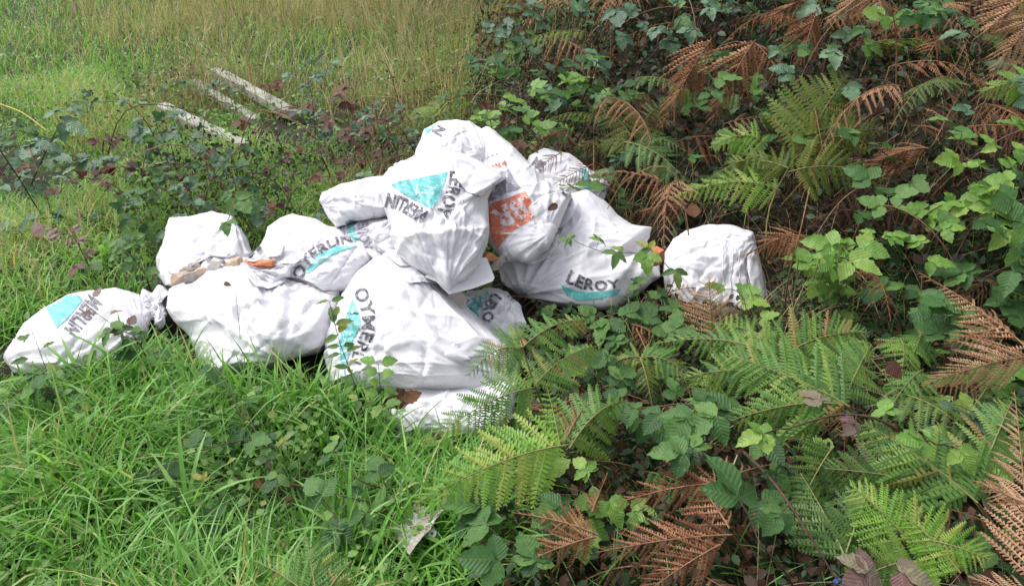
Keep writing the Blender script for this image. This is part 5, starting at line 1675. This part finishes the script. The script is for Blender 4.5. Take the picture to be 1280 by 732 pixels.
fill_brambles(7, (-1.7, -.3), (1.2, 2.0), lambda x, y: True, 'bramble sprig in the long grass', 'bramble sprigs in the near grass', 75, .05, ['bramble'], (.10, .18), (2, 4))


# whole fronds as one blade each, for the depth of the thicket
def blade_mesh(name, kind, seed, n=15, width=.26, droop=.5, sag=.3):
    r = random.Random(seed)
    V, F = [], []
    pts = [Vector((t / 14, 0, .13 * math.sin(t / 14 * 2.2) - droop * (t / 14) ** 2.2)) for t in range(15)]
    for i in range(n):
        u = .05 + .95 * i / n
        k = min(int(u * 14), 13)
        p = pts[k] + (pts[k + 1] - pts[k]) * (u * 14 - k)
        td = (pts[k + 1] - pts[k]).normalized()
        prof = (1 - u) ** .75 * min(1, .72 + 2.2 * u) + .07
        for s in (1, -1):
            if r.random() < .08: continue
            an = math.radians(66 - 20 * u + r.uniform(-9, 9))
            d = td * math.cos(an) + Vector((0, s * math.sin(an), -sag * r.uniform(.4, 1.5)))
            M = frame(p, d, Vector((r.uniform(-.3, .3), 0, 1)), width * prof * r.uniform(.8, 1.15))
            src = r.choice(PINNA[kind])
            o = len(V)
            V += [M @ v.co for v in src.vertices]
            F += [tuple(q + o for q in f.vertices) for f in src.polygons]
    return mesh(name, V, F, FM[kind])


BL = {k: [blade_mesh('blade_' + k, k, 3 + i, droop=(.35, .7)[i]) for i in range(2)] for k in ('brown', 'dusk', 'tan', 'green', 'dark', 'olive')}
RACH = {}
for q, dr in enumerate((.35, .7)):
    pts = [Vector((t / 14, 0, .13 * math.sin(t / 14 * 2.2) - dr * (t / 14) ** 2.2)) for t in range(15)]
    pts = [Vector((-.12, 0, -.75)), Vector((-.05, 0, -.3))] + pts
    RACH[q] = {b: tubes_mesh('stem', [(pts, .006, .002)], M_RACHIS_BROWN if b else M_STALK) for b in (0, 1)}


def fill_fronds(n, xr, yr, test, label, group, seed, kinds, size=(.32, .6), name='bracken_frond', up=(.15, .5)):
    r = random.Random(seed)
    c = tries = 0
    while c < n and tries < 4000:
        tries += 1
        x, y = r.uniform(*xr), r.uniform(*yr)
        if not test(x, y) or bool(under_sack(np.array([x]), np.array([y]))[0]) or abs(x) > .5 + .74 * y: continue
        kind = r.choice(kinds); q = r.randrange(2)
        S = r.uniform(*size)
        az = r.uniform(-3.4, .3)                  # most hang out towards the light, off the bank
        z = float(hgt(x, y)) + min(r.uniform(*up), .72 * S)
        t = empty(name, (x, y, float(hgt(x, y))))
        size_w = 'long' if S > size[0] + .66 * (size[1] - size[0]) else 'short' if S < size[0] + .33 * (size[1] - size[0]) else 'middling'
        tag(t, f'{size_w} {LOOK[kind]} {label} near {near(x, y)}', 'fern', group)
        M = Matrix.Translation((x, y, z)) @ Matrix.Rotation(az, 4, 'Z') @ Matrix.Rotation(r.uniform(-.25, .2), 4, 'Y') @ Matrix.Rotation(r.uniform(-.4, .4), 4, 'X') @ Matrix.Scale(S, 4)
        place('stem', RACH[q][1 if kind in ('brown', 'dusk', 'tan') else 0], M, t)
        tag(place('blade', BL[kind][q], M, t), kind='stuff')
        c += 1


fill_fronds(130, (-.1, 4.2), (2.4, 6.0), bank, 'bracken frond deep in the thicket', 'dead fronds on the bank', 81, ['brown', 'dusk', 'brown', 'brown', 'tan'], (.35, .72), name='dead_bracken', up=(.08, .48))
fill_fronds(56, (-.02, 2.1), (1.2, 2.75), lambda x, y: right_zone(x, y) > .9 and not bank(x, y), 'frond lying under the green ferns', 'dead fronds under the green ferns', 82, ['brown', 'brown', 'dusk'], (.25, .4), 'dead_bracken', (.02, .16))
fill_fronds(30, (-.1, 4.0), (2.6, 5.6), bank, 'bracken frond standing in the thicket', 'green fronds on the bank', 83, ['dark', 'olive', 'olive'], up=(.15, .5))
fill_fronds(18, (.35, 2.0), (1.3, 2.4), lambda x, y: x > .35, 'bracken frond low among ferns', 'green fronds low on the right', 84, ['green', 'dark'], (.28, .42), up=(.1, .22))


# bare arching canes
rc = random.Random(123)
for i in range(40):
    x, y = (rc.uniform(.2, 2.6), rc.uniform(2.9, 4.6)) if i < 18 else (rc.uniform(-2.4, -.1), rc.uniform(3.2, 5.0))
    if i < 18 and not bank(x, y): continue
    z = float(hgt(x, y)); az = rc.uniform(0, 6.28); L = rc.uniform(.4, .9); h = rc.uniform(.25, .6)
    P = [np.array([x, y, z - .02]), np.array([x + .3 * L * math.cos(az), y + .3 * L * math.sin(az), z + h]), np.array([x + .75 * L * math.cos(az), y + .75 * L * math.sin(az), z + h * .9]), np.array([x + L * math.cos(az), y + L * math.sin(az), z + h * .4])]
    o = link('bare_cane', tubes_mesh('bare_cane', [(bez(P, 12), .0035, .0015)], M_CANE if i % 3 else M_RACHIS_BROWN))
    tag(o, f"{'long' if L > .65 else 'short'} bare arching cane, {'high' if h > .42 else 'low'}, near {near(x, y)}", 'cane', 'bare arching canes')

# ------------------------------------------------------------------ poles, litter, twine, stalks
M_POLE = simple_mat('weathered_concrete', (.26, .26, .21), .9, (.52, .52, .48), 6, .4)


def pole(label, a, b, w, seed):
    r = random.Random(seed)
    A, B = Vector(a), Vector(b)
    t = (B - A).normalized()
    sd = t.cross(Vector((0, 0, 1))).normalized(); up = sd.cross(t)
    V, F = [], []
    n = 22
    sec = [(-.5, -.36), (-.36, -.5), (.36, -.5), (.5, -.36), (.5, .36), (.36, .5), (-.36, .5), (-.5, .36)]
    for i in range(n + 1):
        u = i / n
        p = A + (B - A) * u + up * (.012 * math.sin(3 * u + seed))
        sc = w * (1 + .05 * math.sin(9 * u + seed) + .04 * r.uniform(-1, 1)) * (.82 if i in (0, n) else 1)
        for q, (x, y) in enumerate(sec):
            j = 1 + .06 * r.uniform(-1, 1)
            V.append(p + sd * x * sc * j + up * y * sc * .8 * j + t * (.02 * r.uniform(-1, 1) if i in (0, n) else 0))
    for i in range(n):
        for q in range(8):
            F.append((i * 8 + q, i * 8 + (q + 1) % 8, (i + 1) * 8 + (q + 1) % 8, (i + 1) * 8 + q))
    F += [tuple(range(7, -1, -1)), tuple(n * 8 + q for q in range(8))]
    o = link('concrete_post', mesh('concrete_post', V, F, M_POLE, False))
    tag(o, label, 'post', 'pale posts lying in the grass')


def gp(px, py, up): return on_ground(px, py, up)[0]


pole('pale concrete post lying in grass, the farthest of three, thick and unbroken', gp(268, 91, .11), gp(366, 142, .08), .095, 1)
pole('pale concrete post between two others, half sunk in the grass', gp(242, 105, .07), gp(322, 150, .04), .08, 2)
pole('pale speckled post lying nearest the dark bramble canes', gp(202, 134, .09), gp(308, 184, .08), .095, 3)


def tube_thing(name, label, cat, pts, r0, r1, m, group=None, n=14):
    o = link(name, tubes_mesh(name, [(bez(pts, n), r0, r1)], m))
    return tag(o, label, cat, group)


M_YELLOW = simple_mat('twine_yellow', (.55, .40, .06), .7, (.62, .50, .16), 80)
tube_thing('twine', 'yellow twine lying through the grass by the bare soil', 'twine', [gp(-30, 118, .08), gp(0, 130, .11), gp(28, 141, .12), gp(58, 163, .07)], .005, .004, M_YELLOW)
ST = 'dry stalks against the sacks'
tube_thing('dry_stalk', 'thin double stalk standing in front of the broad plain sack', 'stalk', [gp(300, 480, .0), gp(300, 420, .16), at(296, 380, 2.52), at(292, 318, 2.60)], .0016, .0007, M_STRAW, ST)
tube_thing('dry_stalk', 'fine stem slanting right across the broad plain sack', 'stalk', [at(296, 381, 2.52), at(330, 392, 2.5), at(372, 406, 2.5)], .0009, .0006, M_STRAW, ST)
tube_thing('dry_stalk', 'dark twig lying from the teal band onto the big front sack', 'stalk', [at(358, 352, 2.62), at(382, 351, 2.62), at(408, 366, 2.58), at(424, 368, 2.55)], .0013, .001, M_CANE, ST)
tube_thing('dry_stalk', 'tan bent straw arching out of grass left of the big front sack', 'stalk', [gp(382, 500, .0), gp(372, 480, .08), gp(355, 455, .12), gp(336, 436, .14)], .0032, .002, M_STRAW, ST)
tube_thing('dry_stalk', 'shorter tan straw below the bent one', 'stalk', [gp(395, 498, .0), gp(375, 482, .05), gp(350, 458, .06)], .0028, .0016, M_STRAW, ST)
tube_thing('dry_stalk', 'tall reddish stalk standing right of the weathered sack', 'stalk', [gp(980, 400, .0), gp(985, 350, .3), gp(1000, 290, .5), gp(1012, 235, .6)], .003, .002, M_RACHIS_BROWN, 'bare stalks on the bank')
tube_thing('dry_stalk', 'yellowing straight stalk beside the fresh bramble', 'stalk', [gp(990, 410, .05), gp(993, 370, .25), gp(998, 325, .4)], .0035, .002, M_STALK, 'bare stalks on the bank')
tube_thing('dry_stalk', 'long pale stalk slanting up through the rusty fronds', 'stalk', [gp(862, 740, .02), gp(885, 670, .2), gp(905, 610, .3), gp(922, 568, .36)], .003, .0016, M_STRAW, 'bare stalks on the bank')
tube_thing('dry_stalk', 'thin straw stalk over dead grass at the bank foot', 'stalk', [gp(1105, 470, .02), gp(1140, 430, .15), gp(1170, 395, .25)], .002, .001, M_STRAW, 'bare stalks on the bank')
tube_thing('dry_stalk', 'pale vertical straw beside the tan sweeping frond', 'stalk', [gp(1150, 440, .03), gp(1151, 400, .2), gp(1152, 345, .4)], .002, .001, M_STRAW, 'bare stalks on the bank')
tube_thing('dry_stalk', 'brown cane lying flat in the grass behind the crushed plastic', 'stalk', [gp(340, 600, .06), gp(400, 612, .10), gp(470, 628, .10), gp(545, 628, .08)], .003, .002, M_CANE, 'bare stalks in the grass')
r9 = random.Random(99)
for i in range(26):
    px, py = r9.uniform(900, 1150), r9.uniform(300, 470)
    a = gp(px, py, r9.uniform(.02, .15)); b = gp(px + r9.uniform(-60, 60), py - r9.uniform(10, 60), r9.uniform(.1, .35))
    tube_thing('dry_twig', 'thin dead twig in the dark gap right of the weathered sack', 'twig', [a, (a + b) / 2 + np.array([0, 0, .03]), b], .0016, .0008, M_STRAW if i % 3 else M_CANE, 'dead twigs at the bank foot', 6)


def fallen(label, q, size_px, kind, seed, grp='fallen leaves'):
    r = random.Random(seed)
    p = px3(q)
    d = (Vector(CC) - Vector(p)).dot(-Vector(CF))
    S = size_px * d / FPX
    o = bpy.data.objects.new('fallen_leaf', LEAF[kind][r.randrange(3)])
    COL.objects.link(o)
    an = r.uniform(0, 6.28)
    o.matrix_basis = frame(p, (math.cos(an), math.sin(an) * .6, math.sin(an) * .5), (r.uniform(-.3, .3), -.7, .7), S)
    tag(o, label, 'leaf', grp)


fallen('curled dark brown leaf stuck on the flat squashed sack', (512, 494, None, 2.30), 34, 'red', 1)
fallen('second dark leaf overlapping the curled one on the squashed sack', (505, 500, None, 2.29), 24, 'red', 2)
fallen('small dead leaf lying in the folded-back sack mouth', (697, 256, None, 2.81), 14, 'red', 3)
fallen('dead orange leaf at the edge of the soil-stained sack', (655, 186, None, 3.30), 16, 'red', 4)
fallen('orange-brown leaf resting above the weathered sack', (868, 271, .18), 22, 'red', 5)
fallen('tan dry leaf caught at the tip of the broad bracken', (1110, 452, .36), 26, 'red', 6)
fallen('dead purple leaf fleck on the broad plain sack', (280, 354, None, 2.62), 9, 'purple', 7)
fallen('yellow leaf among the shoots before the big sack', (434, 477, .2), 13, 'grassy', 8)

# crushed clear wrapper in the grass
def wrapper():
    m, nt, b = new_mat('crushed_plastic')
    tc = N(nt, 'ShaderNodeTexCoord')
    nz = N(nt, 'ShaderNodeTexNoise', in_Scale=14.0, in_Detail=6.0, in_Roughness=.7)
    nt.links.new(tc.outputs['Object'], nz.inputs['Vector'])
    r = ramp(nt, [(.32, (.18, .14, .10)), (.46, (.36, .32, .27)), (.58, (.48, .48, .48)), (.7, (.34, .42, .52))])
    nt.links.new(nz.outputs['Fac'], r.inputs['Fac'])
    nt.links.new(r.outputs[0], b.inputs['Base Color'])
    b.inputs['Roughness'].default_value = .4
    b.inputs['Alpha'].default_value = .93
    root = empty('crushed_wrapper', tuple(gp(515, 665, 0)))
    tag(root, 'crushed muddy see-through plastic wrapper lying in the grass', 'wrapper')
    V, F = [], []
    nx, ny = 22, 18
    q0, q1, q2, q3 = (np.array(p, float) for p in ((482, 650), (502, 628), (556, 640), (548, 672)))
    q3b = np.array((512, 695.))
    for j in range(ny + 1):
        for i in range(nx + 1):
            u, v = i / nx, j / ny
            p = (1 - u) * (1 - v) * q0 + u * (1 - v) * q1 * 1 + u * v * q2 + (1 - u) * v * q3b
            up = .05 + .07 * v
            P = np.array(gp(p[0], p[1], up))
            V.append(P)
    V = np.array(V)
    V[:, 2] += .006 * np.abs(smooth_noise(V, 30, 5, 6)) + .002 * np.abs(smooth_noise(V, 90, 6, 6))
    for j in range(ny):
        for i in range(nx):
            a = j * (nx + 1) + i
            F.append((a, a + 1, a + nx + 2, a + nx + 1))
    o = link('crumpled_film', mesh('crumpled_film', V, F, m, False), root)
    so = o.modifiers.new('solid', 'SOLIDIFY'); so.thickness = .0012
    # white hang tab with a hole
    c = Vector(gp(540, 666, .105)); n_ = TO_CAM_UP.normalized(); a = n_.cross(Vector((0, 0, 1))).normalized(); b2 = a.cross(n_)
    V, F = [], []
    for rr_ in (.003, .011):
        for q in range(20):
            t = 6.2832 * q / 20
            V.append(c + (a * math.cos(t) + b2 * math.sin(t) * 1.2) * rr_)
    for q in range(20):
        F.append((q, (q + 1) % 20, 20 + (q + 1) % 20, 20 + q))
    o = link('hang_tab', mesh('hang_tab', V, F, M_BOARD), root)
    so = o.modifiers.new('solid', 'SOLIDIFY'); so.thickness = .001


wrapper()
M_BLUE = simple_mat('blue_plastic', (.03, .10, .38), .35, (.06, .16, .45), 50)
chunk('blue_scrap', 'bit of blue plastic deep in the grass below the low sack', 200, 488, 2.45, 14, M_BLUE, 31, 'plastic scrap', 'blue plastic scraps', squash=(.8, .5, .6))
chunk('blue_scrap', 'bit of blue plastic under the silvery purple leaves', 1048, 726, 1.55, 14, M_BLUE, 32, 'plastic scrap', 'blue plastic scraps', squash=(.8, .5, .5))
M_STONE = simple_mat('stone', (.45, .44, .42), .9, (.6, .6, .58), 20, .4)
for i, (lab, px, py, s) in enumerate([('pale stone in the grass left of the concrete posts', 207, 118, 10), ('pale stone at the edge of the bare soil far off', 4, 70, 9), ('small pale stone beside the posts', 265, 180, 8)]):
    p, d = on_ground(px, py, .05)
    chunk('stone', lab, px, py, d, s, M_STONE, 60 + i, 'stone', 'pale stones in the clearing')


# broad strap leaves in the grass
def strap_plant(label, px, py, n, L, w, seed, kind=GM):
    r = random.Random(seed)
    p = gp(px, py, 0)
    t = empty('strap_plant', tuple(p))
    tag(t, label, 'plant', 'strap-leaved plants')
    for i in range(n):
        az = 6.28 * i / n + r.uniform(-.4, .4)
        l = L * r.uniform(.7, 1.1); ln_ = r.uniform(.4, 1.0)
        V, F = [], []
        for k in range(9):
            s = k / 8
            o_ = l * (ln_ * s * s + .1 * s); z = l * (s - .5 * ln_ * ln_ * s ** 3)
            ww = w * (math.sin(math.pi * min(1, .15 + .85 * s)) ** .6) * (1 if s < 1 else .05)
            c = Vector((math.cos(az) * o_, math.sin(az) * o_, z))
            sd = Vector((-math.sin(az), math.cos(az), 0)) * ww / 2
            V += [c + sd + Vector((0, 0, ww * .15)), c, c - sd + Vector((0, 0, ww * .15))]
        for k in range(8):
            a = 3 * k
            F += [(a, a + 1, a + 4, a + 3), (a + 1, a + 2, a + 5, a + 4)]
        me = mesh('blade', [v + Vector(p) for v in V], F, kind)
        at_ = me.attributes.new('tint', 'FLOAT', 'POINT')
        at_.data.foreach_set('value', [r.uniform(.55, .92)] * len(V))
        link('leaf', me, t)


strap_plant('yellow-green strap-leaved plant at the left edge of the long grass', 14, 622, 6, .17, .026, 1)
strap_plant('single upright strap leaves behind the plain sack end', 462, 222, 3, .26, .022, 2)
strap_plant('broad-bladed tuft in the clearing behind the low sack', 135, 330, 5, .2, .024, 3)
strap_plant('broad-bladed tuft left of the pale posts', 175, 235, 6, .24, .028, 4)
strap_plant('broad-bladed tuft beside the crushed wrapper', 590, 725, 5, .22, .014, 5)
strap_plant('arching broad-bladed tuft before the low sack', 110, 500, 9, .26, .013, 6)
strap_plant('arching broad-bladed tuft between low sack and broad sack', 170, 490, 9, .26, .012, 7)
strap_plant('drooping broad-bladed tuft in the middle of the long grass', 240, 660, 9, .27, .012, 8)
strap_plant('drooping broad-bladed tuft beside the small fern', 440, 690, 8, .25, .012, 9)

# dark bushes closing the back of the clearing
def bush_mesh(seed, n=2600):
    r = np.random.default_rng(seed)
    cl = r.normal(size=(26, 3)) * np.array([.5, .42, .36]) + np.array([0, 0, .45])
    c = cl[r.integers(0, 26, n)] + r.normal(size=(n, 3)) * .17
    c[:, 2] = np.abs(c[:, 2])
    d = r.normal(size=(n, 3)); d /= np.linalg.norm(d, axis=1, keepdims=True)
    e = np.cross(d, r.normal(size=(n, 3))); e /= np.linalg.norm(e, axis=1, keepdims=True)
    s = r.uniform(.035, .075, n)[:, None]
    V = np.stack([c - d * s, c + e * s * .5, c + d * s, c - e * s * .5], 1).reshape(-1, 3)
    F = np.arange(n * 4).reshape(-1, 4)
    return fast_mesh('foliage', V, F, DARKCOVER, False, {'tint': np.repeat(r.random(n) * .78, 4)})


BM_ = [bush_mesh(1), bush_mesh(2)]
stems = [([Vector((0, 0, -.05)), Vector((.1 * math.cos(a), .1 * math.sin(a), .5)), Vector((.5 * math.cos(a), .4 * math.sin(a), 1.2))], .02, .006) for a in (0.3, 1.6, 2.9, 4.2, 5.4)]
SM_ = tubes_mesh('stems', stems, M_CANE)
for i, (x, y, s, lab) in enumerate([(.15, 9.4, .9, 'dark low bush just behind the dry grass stems'), (.55, 7.7, 1.1, 'dark low bush between dry grass and steep cane'), (-2.6, 12.8, 1.2, 'dark leafy bush far behind the dry grass, left of the gap'), (-1.0, 12.2, 1.3, 'dark leafy bush directly behind the dry grass'), (.3, 9.6, 1.5, 'dark leafy bush where dry grass meets the bank'),
                                    (1.6, 8.4, 1.6, 'dark leafy bush rising behind the steep bramble cane'), (3.2, 7.8, 1.7, 'dark leafy bush on the crest of the bank'), (4.9, 7.0, 1.8, 'dark leafy bush at the far end of the bank'),
                                    (-4.3, 13.0, 1.3, 'dark leafy bush at the far left edge of the clearing'), (2.5, 6.0, 1.0, 'low dark bush behind the drooping dead fronds'), (3.8, 5.4, 1.1, 'low dark bush behind the tan arching fronds')]):
    z = float(hgt(x, y))
    t = empty('bush', (x, y, z))
    tag(t, lab, 'bush', 'dark bushes at the back')
    M = Matrix.Translation((x, y, z)) @ Matrix.Rotation(i * 1.3, 4, 'Z') @ Matrix.Scale(s, 4)
    place('stems', SM_, M, t)
    place('foliage', BM_[i % 2], M, t)
